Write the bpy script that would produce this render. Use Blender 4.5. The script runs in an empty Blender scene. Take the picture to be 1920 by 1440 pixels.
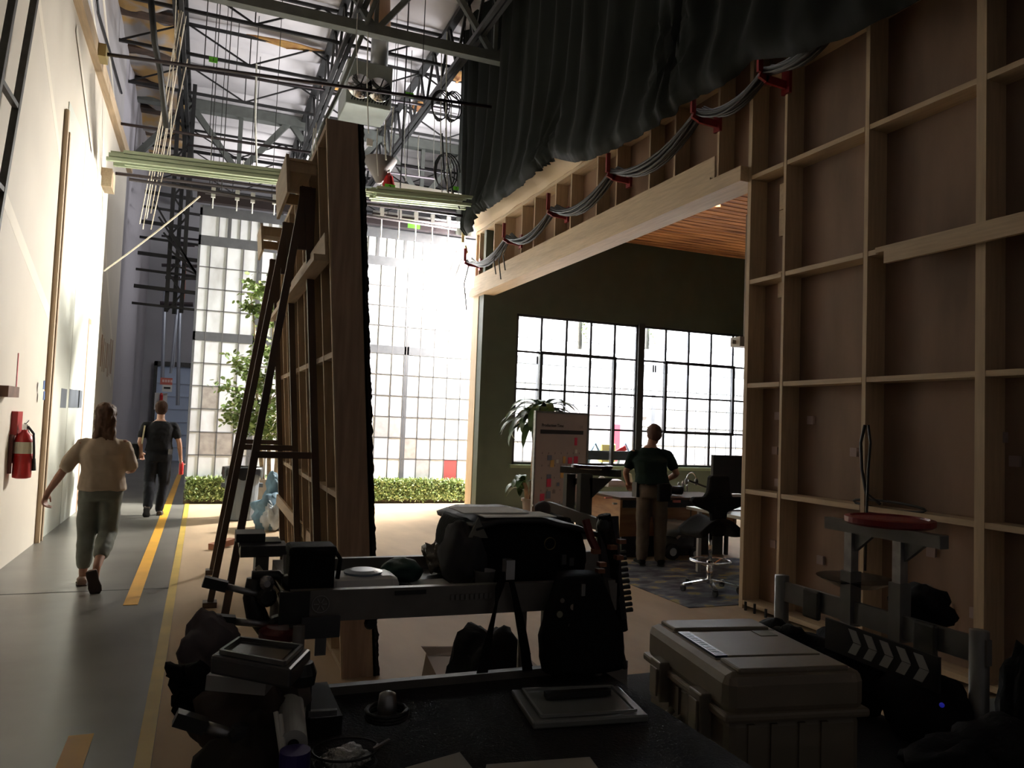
import bpy, bmesh, math, random
from mathutils import Vector, Matrix, noise
random.seed(7)
PI = math.pi
SC = bpy.context.scene
COL = SC.collection

# ---------------------------------------------------------------- camera
F = 1442.0; EYE = 1.6
_d = Vector((-580, -55, -F)).normalized()
_u = Vector((1, -.038, 0)).cross(_d).normalized()
if _u.y < 0: _u = -_u
_x = _d.cross(_u)
RW = Matrix((_x, _d, _u))                     # camera frame -> world frame
cam_d = bpy.data.cameras.new('camera'); cam = bpy.data.objects.new('camera', cam_d); COL.objects.link(cam)
cam.matrix_world = Matrix.Translation((0, 0, EYE)) @ RW.to_4x4()
cam_d.sensor_width = 36; cam_d.lens = F / 1920 * 36; cam_d.clip_start = .05; cam_d.clip_end = 200
SC.camera = cam

def at(px, py, X=None, Y=None, Z=None):
    "world point seen at a pixel of the 1920x1440 frame, on the plane X=, Y= or Z="
    r = RW @ Vector((px - 960, 720 - py, -F))
    t = X / r.x if X is not None else (Y / r.y if Y is not None else (Z - EYE) / r.z)
    return Vector((0, 0, EYE)) + r * t

# ---------------------------------------------------------------- light and exposure
vs = SC.view_settings
vs.view_transform = 'Standard'; vs.look = 'None'; vs.gamma = 1; vs.use_curve_mapping = False
vs.exposure = 0.0
W = bpy.data.worlds.new('world'); SC.world = W; W.use_nodes = True
W.node_tree.nodes['Background'].inputs[0].default_value = (.70, .64, .60, 1)
W.node_tree.nodes['Background'].inputs[1].default_value = .085

def area(name, loc, target, sx, sy, power, col=(1, 1, 1), spread=180):
    l = bpy.data.lights.new(name, 'AREA'); l.shape = 'RECTANGLE'; l.size = sx; l.size_y = sy
    l.energy = power; l.color = col; l.spread = math.radians(spread)
    o = bpy.data.objects.new(name, l); COL.objects.link(o); o.location = loc
    o.rotation_euler = (Vector(target) - Vector(loc)).to_track_quat('-Z', 'Y').to_euler()
    return o
# stage lamps between the window wall of the set and the printed backdrop
area('stage_lamp', (5.5, 14.1, 5.15), (-1.75, 7.6, 2.0), 1.1, 1.1, 1500, (1, .96, .90), 130)
area('stage_lamp_floor', (5.2, 14.15, 4.95), (2.9, 12.2, 0), .9, .9, 1150, (1, .92, .80))
area('stage_lamp_backdrop', (5.6, 14.0, 4.9), (4.6, 14.8, 4.4), .6, .6, 330, (1, .97, .95))
for i, x in enumerate((7.2, 9.2, 11.2)):
    area('cyc_lamp', (x, 13.75, 5.2), (x, 14.8, 2.2), 1.2, .5, (850, 1700, 2000)[i], (1, .98, .97))
# unseen fill lights added to brighten the roof from below
area('roof_fill', (7.5, 9.0, 6.3), (3.5, 12, 9.6), 2.5, 2.5, 380, (1, .97, .95), 120)
area('roof_fill', (7.0, 17.5, 6.5), (2.0, 18, 9.6), 2.5, 2.5, 280, (.98, .97, 1), 110)
area('corridor_end_light', (1.5, 22, 5.5), (-2, 24, 1), 1.5, 1.5, 35, (.95, .96, 1))  # area light aimed at the far corridor wall, no fixture modelled
area('roof_fill', (2.5, 24.5, 4.8), (2.0, 24, 9.6), 3, 3, 150, (1, .98, .97), 90)
area('roof_fill', (3.2, 16.6, 4.9), (1.5, 17, 9.6), 2, 2, 70, (1, .98, .97), 90)
area('set_area_light', (8.2, 9.0, 3.7), (6.5, 9.6, 0), 1.5, 1.5, 5, (1, .9, .78))  # weak area light inside the set, no fixture modelled

# ---------------------------------------------------------------- materials
MC = {}
def M(name, col, rough=.6, metal=0, var=0, scale=8, stretch=(1, 1, 1), col2=None, bump=0, emit=None, spec=.5, trans=0, ramp=(.35, .65), detail=4):
    if name in MC: return MC[name]
    m = bpy.data.materials.new(name); m.use_nodes = True; MC[name] = m
    nt = m.node_tree; b = nt.nodes['Principled BSDF']
    b.inputs['Base Color'].default_value = (*col, 1); b.inputs['Roughness'].default_value = rough
    b.inputs['Metallic'].default_value = metal; b.inputs['Specular IOR Level'].default_value = spec
    if emit:
        b.inputs['Emission Color'].default_value = (*emit[0], 1); b.inputs['Emission Strength'].default_value = emit[1]
    if trans: b.inputs['Transmission Weight'].default_value = trans
    if var or col2 or bump:
        tc = nt.nodes.new('ShaderNodeTexCoord'); mp = nt.nodes.new('ShaderNodeMapping'); nz = nt.nodes.new('ShaderNodeTexNoise')
        mp.inputs['Scale'].default_value = stretch; nz.inputs['Scale'].default_value = scale; nz.inputs['Detail'].default_value = detail
        nt.links.new(tc.outputs['Object'], mp.inputs[0]); nt.links.new(mp.outputs[0], nz.inputs['Vector'])
        if var or col2:
            r = nt.nodes.new('ShaderNodeValToRGB'); e = r.color_ramp.elements
            e[0].position, e[1].position = ramp
            c2 = col2 or tuple(min(1, c * (1 - var)) for c in col)
            e[0].color = (*c2, 1); e[1].color = (*col, 1)
            nt.links.new(nz.outputs[0], r.inputs[0]); nt.links.new(r.outputs[0], b.inputs['Base Color'])
        if bump:
            bp = nt.nodes.new('ShaderNodeBump'); bp.inputs['Strength'].default_value = bump; bp.inputs['Distance'].default_value = .01
            nt.links.new(nz.outputs[0], bp.inputs['Height']); nt.links.new(bp.outputs[0], b.inputs['Normal'])
    return m
def glass(name='window_glass', tint=(.95, .97, .97), k=.06):
    if name in MC: return MC[name]
    m = bpy.data.materials.new(name); m.use_nodes = True; MC[name] = m; nt = m.node_tree
    nt.nodes.remove(nt.nodes['Principled BSDF'])
    t = nt.nodes.new('ShaderNodeBsdfTransparent'); t.inputs[0].default_value = (*tint, 1)
    g = nt.nodes.new('ShaderNodeBsdfGlossy'); g.inputs['Roughness'].default_value = .05
    x = nt.nodes.new('ShaderNodeMixShader'); x.inputs[0].default_value = k
    nt.links.new(t.outputs[0], x.inputs[1]); nt.links.new(g.outputs[0], x.inputs[2])
    nt.links.new(x.outputs[0], nt.nodes['Material Output'].inputs[0])
    return m
PINE = lambda ax='z': M('pine_' + ax, (.58, .44, .29), .6, scale=6, stretch={'z': (6, 6, .5), 'y': (6, .5, 6), 'x': (.5, 6, 6)}[ax], var=.22, ramp=(.3, .7))
PLY = M('plywood', (.29, .19, .135), .65, scale=3, stretch=(1, 1, .25), var=.35)
PLY2 = M('plywood_warm', (.33, .20, .13), .65, scale=3, stretch=(1, 1, .25), var=.3)
BLK = M('black_plastic', (.012, .012, .013), .45)
BLKF = M('black_fabric', (.010, .010, .011), .85, bump=.3, scale=60, spec=.15)
BMET = M('dark_steel', (.10, .07, .055), .5, metal=.2)
ALU = M('aluminium', (.42, .42, .43), .38, metal=.9, var=.25, scale=20)
CHR = M('chrome', (.8, .8, .8), .12, metal=1)
GREYST = M('grey_steel', (.10, .10, .095), .5, metal=.5, var=.3, scale=10)
WHITEP = M('white_plastic', (.72, .72, .70), .4)
PAPER = M('white_paper', (.75, .74, .70), .8)
RED = M('red_paint', (.45, .02, .02), .35)
DRED = M('dark_red_paint', (.22, .012, .015), .4)
YEL = M('yellow_tape', (.80, .42, .04), .5, var=.15, scale=3)
SKIN = M('skin', (.42, .22, .15), .5)

# ---------------------------------------------------------------- mesh helpers
class MB:
    def __init__(s): s.v = []; s.f = []; s.smooth = False
    def add(s, vs, fs):
        n = len(s.v); s.v += [tuple(v) for v in vs]; s.f += [tuple(i + n for i in f) for f in fs]; return s
    def box(s, x0, x1, y0, y1, z0, z1):
        if x0 > x1: x0, x1 = x1, x0
        if y0 > y1: y0, y1 = y1, y0
        if z0 > z1: z0, z1 = z1, z0
        return s.add([(x0, y0, z0), (x1, y0, z0), (x1, y1, z0), (x0, y1, z0), (x0, y0, z1), (x1, y0, z1), (x1, y1, z1), (x0, y1, z1)],
                     [(0, 3, 2, 1), (4, 5, 6, 7), (0, 1, 5, 4), (1, 2, 6, 5), (2, 3, 7, 6), (3, 0, 4, 7)])
    def hexa(s, p): return s.add(p, [(0, 3, 2, 1), (4, 5, 6, 7), (0, 1, 5, 4), (1, 2, 6, 5), (2, 3, 7, 6), (3, 0, 4, 7)])
    def bar(s, a, b, w, h, up=(0, 0, 1)):
        a, b = Vector(a), Vector(b); d = (b - a).normalized(); u = Vector(up)
        if abs(d.dot(u)) > .97: u = Vector((0, 1, 0))
        r = d.cross(u).normalized(); u = r.cross(d)
        q = lambda p, i, j: p + r * (i * w / 2) + u * (j * h / 2)
        return s.hexa([q(a, -1, -1), q(a, 1, -1), q(b, 1, -1), q(b, -1, -1), q(a, -1, 1), q(a, 1, 1), q(b, 1, 1), q(b, -1, 1)])
    def tube(s, pts, r, n=8, cap=True):
        pts = [Vector(p) for p in pts]; k = len(pts); R = r if isinstance(r, (list, tuple)) else [r] * k
        base = len(s.v); prev = None
        for i, p in enumerate(pts):
            t = (pts[min(i + 1, k - 1)] - pts[max(i - 1, 0)]).normalized()
            if prev is None:
                a = Vector((0, 0, 1)) if abs(t.z) < .9 else Vector((1, 0, 0)); nrm = t.cross(a).normalized()
            else:
                nrm = (prev - t * prev.dot(t))
                nrm = nrm.normalized() if nrm.length > 1e-6 else t.orthogonal().normalized()
            prev = nrm; bi = t.cross(nrm)
            for j in range(n):
                an = 2 * PI * j / n; s.v.append(tuple(p + (nrm * math.cos(an) + bi * math.sin(an)) * R[i]))
        for i in range(k - 1):
            for j in range(n):
                a = base + i * n + j; b = base + i * n + (j + 1) % n; s.f.append((a, b, b + n, a + n))
        if cap: s.f.append(tuple(base + j for j in reversed(range(n)))); s.f.append(tuple(base + (k - 1) * n + j for j in range(n)))
        return s
    def lathe(s, prof, c=(0, 0, 0), n=24, axis='z'):
        "prof: list of (r, h)"
        base = len(s.v); c = Vector(c)
        for r, h in prof:
            for j in range(n):
                a = 2 * PI * j / n; p = (r * math.cos(a), r * math.sin(a), h)
                if axis == 'x': p = (p[2], p[0], p[1])
                if axis == 'y': p = (p[1], p[2], p[0])
                s.v.append(tuple(c + Vector(p)))
        for i in range(len(prof) - 1):
            for j in range(n):
                a = base + i * n + j; b = base + i * n + (j + 1) % n; s.f.append((a, b, b + n, a + n))
        s.f.append(tuple(base + j for j in reversed(range(n)))); s.f.append(tuple(base + (len(prof) - 1) * n + j for j in range(n)))
        return s
    def ell(s, c, r, n=14, m=9):
        prof = []
        base = len(s.v)
        for i in range(m + 1):
            ph = PI * (i + .02 * (i == 0) - .02 * (i == m)) / m
            for j in range(n):
                a = 2 * PI * j / n
                s.v.append((c[0] + r[0] * math.sin(ph) * math.cos(a), c[1] + r[1] * math.sin(ph) * math.sin(a), c[2] - r[2] * math.cos(ph)))
        for i in range(m):
            for j in range(n):
                a = base + i * n + j; b = base + i * n + (j + 1) % n; s.f.append((a, b, b + n, a + n))
        s.f.append(tuple(base + j for j in reversed(range(n)))); s.f.append(tuple(base + m * n + j for j in range(n)))
        return s
    def prism(s, poly, t, M4=None, plane='xy'):
        "closed polygon extruded by thickness t; plane gives its axes"
        n = len(poly); vs = []
        for h in (0, t):
            for a, b in poly:
                vs.append({'xy': (a, b, h), 'xz': (a, h, b), 'yz': (h, a, b)}[plane])
        if M4: vs = [tuple(M4 @ Vector(v)) for v in vs]
        return s.add(vs, [tuple(reversed(range(n))), tuple(range(n, 2 * n))] + [(i, (i + 1) % n, n + (i + 1) % n, n + i) for i in range(n)])
    def grid(s, fn, nu, nv, thick=0):
        base = len(s.v)
        for i in range(nu + 1):
            for j in range(nv + 1): s.v.append(tuple(fn(i / nu, j / nv)))
        for i in range(nu):
            for j in range(nv):
                a = base + i * (nv + 1) + j; s.f.append((a, a + nv + 1, a + nv + 2, a + 1))
        return s
    def obj(s, name, mat, parent=None, smooth=None, bevel=0, solid=0, sub=0, world=True):
        off = Vector((0, 0, 0)); p = parent
        if world:
            while p: off += p.location; p = p.parent
        me = bpy.data.meshes.new(name); me.from_pydata([Vector(v) - off for v in s.v], [], s.f); me.materials.append(mat)
        bm = bmesh.new(); bm.from_mesh(me); bmesh.ops.recalc_face_normals(bm, faces=bm.faces); bm.to_mesh(me); bm.free()
        if smooth if smooth is not None else s.smooth: me.polygons.foreach_set('use_smooth', [True] * len(me.polygons))
        o = bpy.data.objects.new(name, me); COL.objects.link(o); o.parent = parent
        if solid: q = o.modifiers.new('s', 'SOLIDIFY'); q.thickness = solid; q.offset = 0
        if bevel: q = o.modifiers.new('b', 'BEVEL'); q.width = bevel; q.segments = 2; q.limit_method = 'ANGLE'
        if sub: q = o.modifiers.new('u', 'SUBSURF'); q.levels = sub; q.render_levels = sub
        return o
def tag(o, label, cat, group=None):
    o['label'] = label; o['category'] = cat
    if group: o['group'] = group
    return o
def thing(name, label, cat, loc=(0, 0, 0), group=None):
    o = bpy.data.objects.new(name, None); COL.objects.link(o); o.location = loc; o.empty_display_size = .1
    return tag(o, label, cat, group)
def struct(o): o['kind'] = 'structure'; return o
def dup(root, loc, label, rotz=None, group=None):
    r = root.copy(); COL.objects.link(r); r.location = loc; r['label'] = label
    if group: r['group'] = group
    if rotz is not None: r.rotation_euler.z = rotz
    for c in list(root.children):
        cc = c.copy(); COL.objects.link(cc); cc.parent = r
        for g in list(c.children):
            gg = g.copy(); COL.objects.link(gg); gg.parent = cc
    return r
def text(name, s, size, loc, rot, mat, parent, depth=.001, align='CENTER'):
    cu = bpy.data.curves.new(name, 'FONT'); cu.body = s; cu.size = size; cu.extrude = depth; cu.align_x = align; cu.align_y = 'CENTER'
    tmp = bpy.data.objects.new(name, cu); COL.objects.link(tmp)
    dg = bpy.context.evaluated_depsgraph_get(); me = bpy.data.meshes.new_from_object(tmp.evaluated_get(dg))
    bpy.data.objects.remove(tmp); me.materials.clear(); me.materials.append(mat)
    o = bpy.data.objects.new(name, me); COL.objects.link(o); o.parent = parent
    off = Vector((0, 0, 0)); p = parent
    while p: off += p.location; p = p.parent
    o.location = Vector(loc) - off; o.rotation_euler = rot
    return o
def catenary(a, b, sag, n=10):
    a, b = Vector(a), Vector(b)
    return [a.lerp(b, i / n) - Vector((0, 0, sag * 4 * (i / n) * (1 - i / n))) for i in range(n + 1)]
# ================================================================ the setting
XL = -1.755; XS = 4.685; XP = 4.875; YB = 14.8; YG = 13.3
FLOOR = M('concrete_floor', (.20, .195, .172), .32, var=.3, scale=1.3, detail=8, bump=.04)
struct(MB().box(-4, 16, -2, 30, -.2, 0).obj('floor', FLOOR))
STG = M('stage_board_floor', (.54, .40, .26), .75, var=.22, scale=2.2, stretch=(1, .35, 1), detail=8)
f = MB().box(-.128, 13, -1, 14.7, .001, .006).obj('floor_boards', STG); struct(f)
# tape on the floor
tag(MB().box(-.20, -.13, 1, 15.5, .0065, .0085).obj('floor_tape', M('pale_yellow_tape', (.60, .42, .08), .5, var=.2, scale=3)),
    'long unbroken yellow floor tape along the edge of the tan boards', 'tape')
for (y0, y1, lab) in ((7.11, 22.0, 'orange-yellow floor stripe running up the grey corridor beside the two walking people'),
                      (2.6, 4.35, 'short piece of orange floor stripe in the bottom left corner of the corridor floor')):
    tag(MB().box(-.52, -.41, y0, y1, .001, .004).obj('floor_stripe', YEL), lab, 'floor stripe', )
tag(MB().box(-1.75, -.2, 7.72, 7.735, .0005, .0015).obj('floor_joint', M('joint', (.05, .05, .05), .8)), 'thin dark joint line across the corridor floor behind the walking woman', 'floor joint')

# left wall: drywall partition with seams, wood trim
WALL = M('cream_wall', (.70, .645, .55), .55, var=.06, scale=1.2, bump=.02)
WALLB = M('upper_wall', (.42, .40, .40), .7, var=.12, scale=1.5)
w = struct(MB().box(XL - .2, XL, -2, 17.9, 0, 6.65).obj('wall_left', WALL))
WW = M('white_board_panel', (.66, .69, .62), .5, var=.05, scale=2)
for (y0, y1) in ((10.78, 12.2), (12.22, 13.6), (13.62, 15.0)):
    MB().box(XL, XL + .012, y0, y1, 0, 5.4).obj('panel', WW, w)
m = MB().box(XL, XL + .05, 10.55, 10.62, 0, 5.22).box(XL, XL + .05, 10.72, 10.78, 0, 5.0); m.obj('seam_trim', PINE(), w)
MB().box(XL, XL + .02, 10.62, 10.72, 0, 5.25).obj('seam_gap', M('gap', (.06, .05, .05), .8), w)
MB().box(XL - .02, XL + .10, -2, 17.9, 6.6, 6.82).obj('top_plate', PINE('y'), w)
MB().box(XL, XL + .16, 14.02, 14.5, 5.25, 5.55).obj('ledger', PINE('y'), w)
MB().box(XL, XL + .018, 13.66, 13.74, 0, 2.95).box(XL, XL + .018, 13.66, 13.95, 2.95, 3.03).obj('door_trim', M('trim_brown', (.42, .24, .15), .6), w)
STREAK = M('light_streak_paint', (.84, .78, .66), .5)  # pale colour for the diagonal light streaks painted on the wall
for y0, z0, y1, z1, ww in ((8.0, 6.2, 10.5, 4.6, .14), (7.6, 3.6, 10.5, 2.7, .16), (10.9, 6.4, 14, 4.9, .12), (14.2, 5.2, 17.2, 2.9, .16), (14.4, 3.4, 17.5, 2.1, .12)):
    MB().bar((XL + (.0125 if 10.7 < (y0 + y1) / 2 < 15 else .0008), y0, z0), (XL + (.0125 if 10.7 < (y0 + y1) / 2 < 15 else .0008), y1, z1), .0012, ww).obj('painted_light_streak', STREAK, w)
STN = M('rust_stain', (.36, .20, .11), .8, col2=(.55, .47, .38), scale=5, stretch=(1, 1, .4))
m = MB()
for k in range(7): m.box(XL + .001, XL + .004, 15.5 + k * .28, 15.62 + k * .28 + random.random() * .1, 2.4 - random.random() * .2, 2.85 + random.random() * .15)
m.obj('stain', STN, w)
# the building wall above and behind it
struct(MB().box(-2.3, -1.9, -2, 17.95, 0, 9.62).obj('wall_left_upper', WALLB))
struct(MB().box(-2.3, -1.9, 17.95, 30, 0, 9.62).obj('wall_left_far', M('far_wall_paint', (.42, .40, .43), .7, var=.05)))
m = MB().bar((-1.895, 9, 9), (-1.895, 15.5, 6.9), .01, .12).bar((-1.895, 12, 9.2), (-1.895, 17.5, 7.0), .01, .16)
m.obj('painted_light_streak', STREAK, bpy.data.objects['wall_left_upper'])  # two more light streaks painted on the upper wall
bw = struct(MB().box(-4, 16, 27.8, 28.1, 0, 9.6).obj('wall_back', M('back_wall_paint', (.42, .42, .45), .75, var=.1, scale=1)))
struct(MB().box(15.6, 15.9, -2, 28, 0, 9.6).obj('wall_right_building', M('dark_block', (.2, .2, .2), .8)))
# far roll-up door at the corridor end
d = struct(MB().box(-1.45, -.15, 27.68, 27.78, 0, 3.1).obj('door_1', M('blue_door', (.50, .60, .78), .5)))
m = MB()
for k in range(7): m.box(-1.45, -.15, 27.66, 27.70, .42 * k, .42 * k + .03)
m.obj('door_rib', M('rib', (.36, .42, .55), .5), d)
MB().box(-1.55, -1.45, 27.6, 27.8, 0, 3.25).box(-.15, -.05, 27.6, 27.8, 0, 3.25).box(-1.55, -.05, 27.6, 27.8, 3.1, 3.25).obj('door_frame', GREYST, d)

# ceiling: sagging white insulation between joists
def ceil_pt(u, v):
    x = -1.95 + 17.5 * u; y = -2 + 30 * v
    z = 9.6 - .17 * abs(math.sin(y * PI / 1.25)) ** .6 + .05 * noise.noise((x * .7, y * 1.1, 0))
    return (x, y, z)
INS = M('white_insulation', (.64, .61, .62), .55, var=.2, scale=1.1, detail=6)
nt = INS.node_tree
c = struct(MB().grid(ceil_pt, 60, 240).obj('ceiling', INS, smooth=True))
struct(MB().box(-4, 16, -2, 28, 9.72, 9.8).obj('ceiling_deck', GREYST))
ORI = M('orange_fibre', (.55, .33, .10), .9, col2=(.30, .12, .05), scale=3, bump=.5)
for i, (x, y, lx, ly) in enumerate(((-1.5, 15.0, .45, 1.3), (-1.35, 17.6, .4, 1.0), (-1.45, 12.9, .45, .9), (-1.3, 20.2, .4, 1.2), (-1.2, 22.8, .4, 1.0), (1.2, 16.4, 1.2, .10), (2.7, 18.1, .7, .14), (5.2, 13.7, .3, .4), (4.9, 16.2, .25, .5), (4.6, 18.2, .25, .6))):
    def fn(u, v, x=x, y=y, lx=lx, ly=ly):
        a = 2 * PI * u; r = v * (.75 + .4 * noise.noise((math.cos(a) * 1.5 + i, math.sin(a) * 1.5, i)))
        return (x + lx * r * math.cos(a), y + ly * r * math.sin(a), 9.38 - .10 * (1 - v) + .03 * noise.noise((x + v * 4, a, 0)))
    MB().grid(fn, 24, 5).obj('torn_insulation', ORI, c, smooth=True, solid=.02)

TORN = M('torn_paper_insulation', (.30, .28, .27), .8, col2=(.40, .24, .08), scale=1.6, ramp=(.42, .56), bump=.4)
TRN2 = M('dark_roof_gap', (.10, .06, .04), .9, col2=(.03, .02, .015), scale=3)
for i in range(9):
    y0 = 11.2 + 1.75 * i
    def fn(u, v, y0=y0, i=i):
        x = -1.9 + 1.15 * u; y = y0 + 1.45 * v + .25 * noise.noise((u * 2, i, 3))
        return (x, y, 9.36 - .28 * math.sin(PI * v) * (.4 + .6 * u) - .16 * noise.noise((u * 2.5, v * 2.5, i * 3.1)))
    MB().grid(fn, 12, 12).obj('sagging_sheet', TORN, c, smooth=True)
    MB().box(-1.9, -.78, y0 + 1.42, y0 + 1.80, 9.30, 9.36).obj('dark_gap', TRN2, c)
# ================================================================ roof steel and overhead rig
ST = M('roof_steel', (.035, .035, .035), .5, metal=.3, var=.3, scale=6)
STG2 = M('roof_steel_grey', (.15, .16, .145), .55, metal=.2, var=.2, scale=6)
def truss_y(x, zb, zt, y0, y1, name, lab, step=1.1):
    t = thing(name, lab, 'truss', (x, y0, zb), 'roof girders running along the corridor')
    m = MB(); m.bar((x - .05, y0, zb), (x - .05, y1, zb), .07, .09).bar((x + .05, y0, zb), (x + .05, y1, zb), .07, .09); m.obj('bottom_chord', ST, t)
    MB().bar((x, y0, zt), (x, y1, zt), .14, .09).obj('top_chord', ST, t)
    m = MB(); y = y0; k = 0
    while y < y1 - step:
        m.bar((x, y, zb), (x, y + step / 2, zt), .05, .05).bar((x, y + step / 2, zt), (x, y + step, zb), .05, .05); y += step
    m.obj('web', ST, t)
for x, l in ((-.75, 'open web roof girder nearest the cream wall'), (2.05, 'open web roof girder above the leaning wooden wall'), (4.1, 'open web roof girder meeting the black drape')):
    truss_y(x, 8.35, 9.35, 6, 27, 'roof_girder', l)
def truss_x(y, zb, zt, x0, x1, lab, mat, w=.09, step=2.2, name='roof_joist'):
    t = thing(name, lab, 'joist', (x0, y, zb), 'roof joists across the ceiling')
    MB().bar((x0, y, zb), (x1, y, zb), w, w).obj('bottom_chord', mat, t)
    MB().bar((x0, y, zt), (x1, y, zt), w, w).obj('top_chord', mat, t)
    m = MB(); x = x0
    while x < x1 - .1:
        xm = min(x + step / 2, x1); xe = min(x + step, x1)
        m.bar((x, y, zb), (xm, y, zt), w * .55, w * .55).bar((xm, y, zt), (xe, y, zb), w * .55, w * .55).bar((xe, y, zb), (xe, y, zt), w * .4, w * .4); x += step
    m.obj('web', mat, t)
truss_x(12.4, 8.0, 9.4, -1.9, 12, 'heavy grey-green roof truss nearest the camera, at the top of the picture', STG2, .17, 2.1)
truss_x(20.6, 7.75, 9.3, -1.9, 12, 'deep dark roof truss behind the heater', STG2, .26, 2.4)
for i, y in enumerate((14.6, 16.4, 18.4, 22.6, 24.4, 26.2)):
    truss_x(y, 8.75, 9.35, -1.9, 12, 'thin dark roof joist, %s counted from the heavy grey-green truss' % ('first second third fourth fifth sixth'.split()[i]), ST, .055, 2.4)
# pipe grid hung from the roof
PIP = M('black_pipe', (.045, .035, .04), .4, metal=.5)
pipes = [(at(172, 98, X=-1.755), (4.2, 11.9, 6.9), 'black pipe sleeve-fixed to the top plank of the cream wall'),
         (at(215, 230, X=-1.755), (4.6, 15.4, 6.85), 'second black pipe reaching from the cream wall plank'),
         ((-1.2, 16.2, 8.35), (4.6, 15.8, 8.4), 'high black pipe ending free near the cream wall'),
         (at(190, 318, X=-1.755) + Vector((.2, .1, .0)), (4.25, 13.4, 5.42), 'black pipe just under the pale green bundle'),
         ((-1.3, 13.6, 5.30), (4.25, 13.75, 5.25), 'lower black pipe beneath the pale green bundle'),
         ((-.6, 17.6, 7.3), (4.8, 17.4, 7.35), 'black pipe in front of the deep dark roof truss'),
         ((-.6, 18.6, 7.05), (4.8, 18.4, 7.0), 'black pipe level with the red chain motor'),
         ((-1.2, 21.0, 6.0), (3.2, 21.0, 6.0), 'far black pipe low above the corridor'),
         ((-.8, 15.6, 6.05), (4.8, 15.6, 6.1), 'black pipe above the top edge of the printed backdrop')]
for a, b, l in pipes:
    a, b = Vector(a), Vector(b); t = thing('rig_pipe', l, 'pipe', a, 'rigging pipes across the corridor')
    MB().tube([a, b], .028, 8).obj('tube', PIP, t, smooth=True)
    for k in (.25, .8): p_ = a.lerp(b, k); MB().tube([p_, (p_.x, p_.y, 9.5)], .008, 5).obj('hanger_rod', ST, t)
tag(MB().box(XL + .1, XL + .2, 12.1, 12.4, 6.6, 6.78).obj('pipe_bracket', M('brass', (.45, .36, .16), .5, metal=.5)), 'brass-coloured pipe bracket on the top plank of the cream wall', 'bracket')
for i, (p, q, r) in enumerate((((3.3, 5.0, 7.9), (1.0, 15.0, 8.2), .045), ((1.15, 11.5, 6.6), (.65, 12.3, 5.6), .03))):
    pass
tag(MB().tube([at(705, 0, Z=8.3), at(640, 165, Y=13.3), at(612, 222, Y=13.2), at(575, 320, Y=13.2)], .04, 8).obj('rig_pipe', STG2, smooth=True), 'long slanting grey pipe passing just above the top of the leaning wooden wall', 'pipe')
# columns against the left wall: bundle of steel members and ropes at px 300-350
t = thing('steel_column', 'dark latticed steel column behind the ropes at the end of the cream wall', 'column', (-.75, 19.3, 0))
for dx, dy in ((-.16, 0), (.16, 0), (0, .3)): MB().bar((-.75 + dx, 19.3 + dy, 3.9), (-.75 + dx, 19.3 + dy, 9.3), .09, .09).obj('chord', ST, t)
m = MB(); z = 3.9
while z < 9: m.bar((-.91, 19.3, z), (-.59, 19.3, z + .45), .04, .04).bar((-.59, 19.3, z + .45), (-.91, 19.3, z + .9), .04, .04); z += .9
m.obj('lacing', ST, t)
m = MB()
for k in range(9): m.bar((-1.6, 19.0 + k * .22, 4.0 + k * .42), (.1, 19.0 + k * .22, 3.95 + k * .42), .07, .05 + .03 * (k % 2))
m.obj('outrigger', ST, t)
m = MB()
for k in range(6): m.bar((-1.3 + .12 * k, 19.2, 6.4 - k * .35), (.0, 19.2, 4.3 + k * .1), .04, .04)
m.obj('brace', ST, t)
ROPE = M('pale_rope', (.62, .56, .46), .8)
ends = [((340, 20), (262, 420)), ((336, 25), (268, 430)), ((343, 22), (275, 410)), ((349, 30), (283, 400)), ((345, 45), (300, 330)), ((352, 110), (283, 430)), ((330, 0), (318, 300))]
for i, (a, b) in enumerate(ends):
    wh = ('first', 'second', 'third', 'fourth', 'fifth', 'sixth', 'seventh')[sorted(ends, key=lambda e: e[1][0]).index((a, b))]
    tag(MB().tube([at(*a, Y=13.0), at(*b, Y=14.4)], .008, 5).obj('rope', ROPE), 'pale rope stretched down beside the cream wall, %s from the left at its foot' % wh, 'rope', 'pale ropes by the cream wall')
tag(MB().tube(catenary(at(375, 368, Y=14.2), at(195, 508, X=-1.72), .03), .014, 6).obj('guy_line', ROPE), 'single pale guy line slanting from the rig down to the cream wall', 'rope')
tag(MB().tube([at(283, 0, Y=12), at(290, 80, Y=12.4), at(300, 130, Y=12.7), at(312, 240, Y=13)], .045, 7).obj('conduit', ST, smooth=True), 'dark curved conduit hanging in front of the torn orange insulation', 'conduit')
tag(MB().tube([at(182, 0, X=-1.87), at(185, 25, X=-1.87), at(207, 100, X=-1.87), at(228, 175, X=-1.87)], .02, 5).obj('wall_cable', BLK), 'loose black cable on the upper white wall above the plank', 'cable')
# pale green batten bundles
GRN = M('pale_green_batten', (.50, .58, .40), .6, var=.25, scale=3, stretch=(.3, 4, 4))
def bundle(pa, pb, lab, nb, dz):
    t = thing('batten_bundle', lab, 'battens', pa)
    a, b = Vector(pa), Vector(pb)
    for k in range(nb):
        o = Vector((random.uniform(-.15, .15), .13 * (k % 3), dz * (k // 3)))
        MB().bar(a + o, b + o * 1.0, .07, .05).obj('batten', GRN, t)
    return t
bundle(at(218, 300, Y=13.2), at(620, 347, Y=13.2), 'bundle of pale green battens lying across the pipes, left of the leaning wooden wall', 9, .07)
bundle(at(700, 366, Y=13.0), at(880, 384, Y=13.0), 'bundle of pale green battens between the leaning wooden wall and the drape', 9, .07)
tag(MB().bar(at(715, 345, Y=14.2), at(865, 372, Y=14.2), .12, .14).obj('white_beam', M('white_beam', (.7, .67, .64), .5)), 'white beam hanging behind the green tags near the drape', 'beam')
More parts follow.
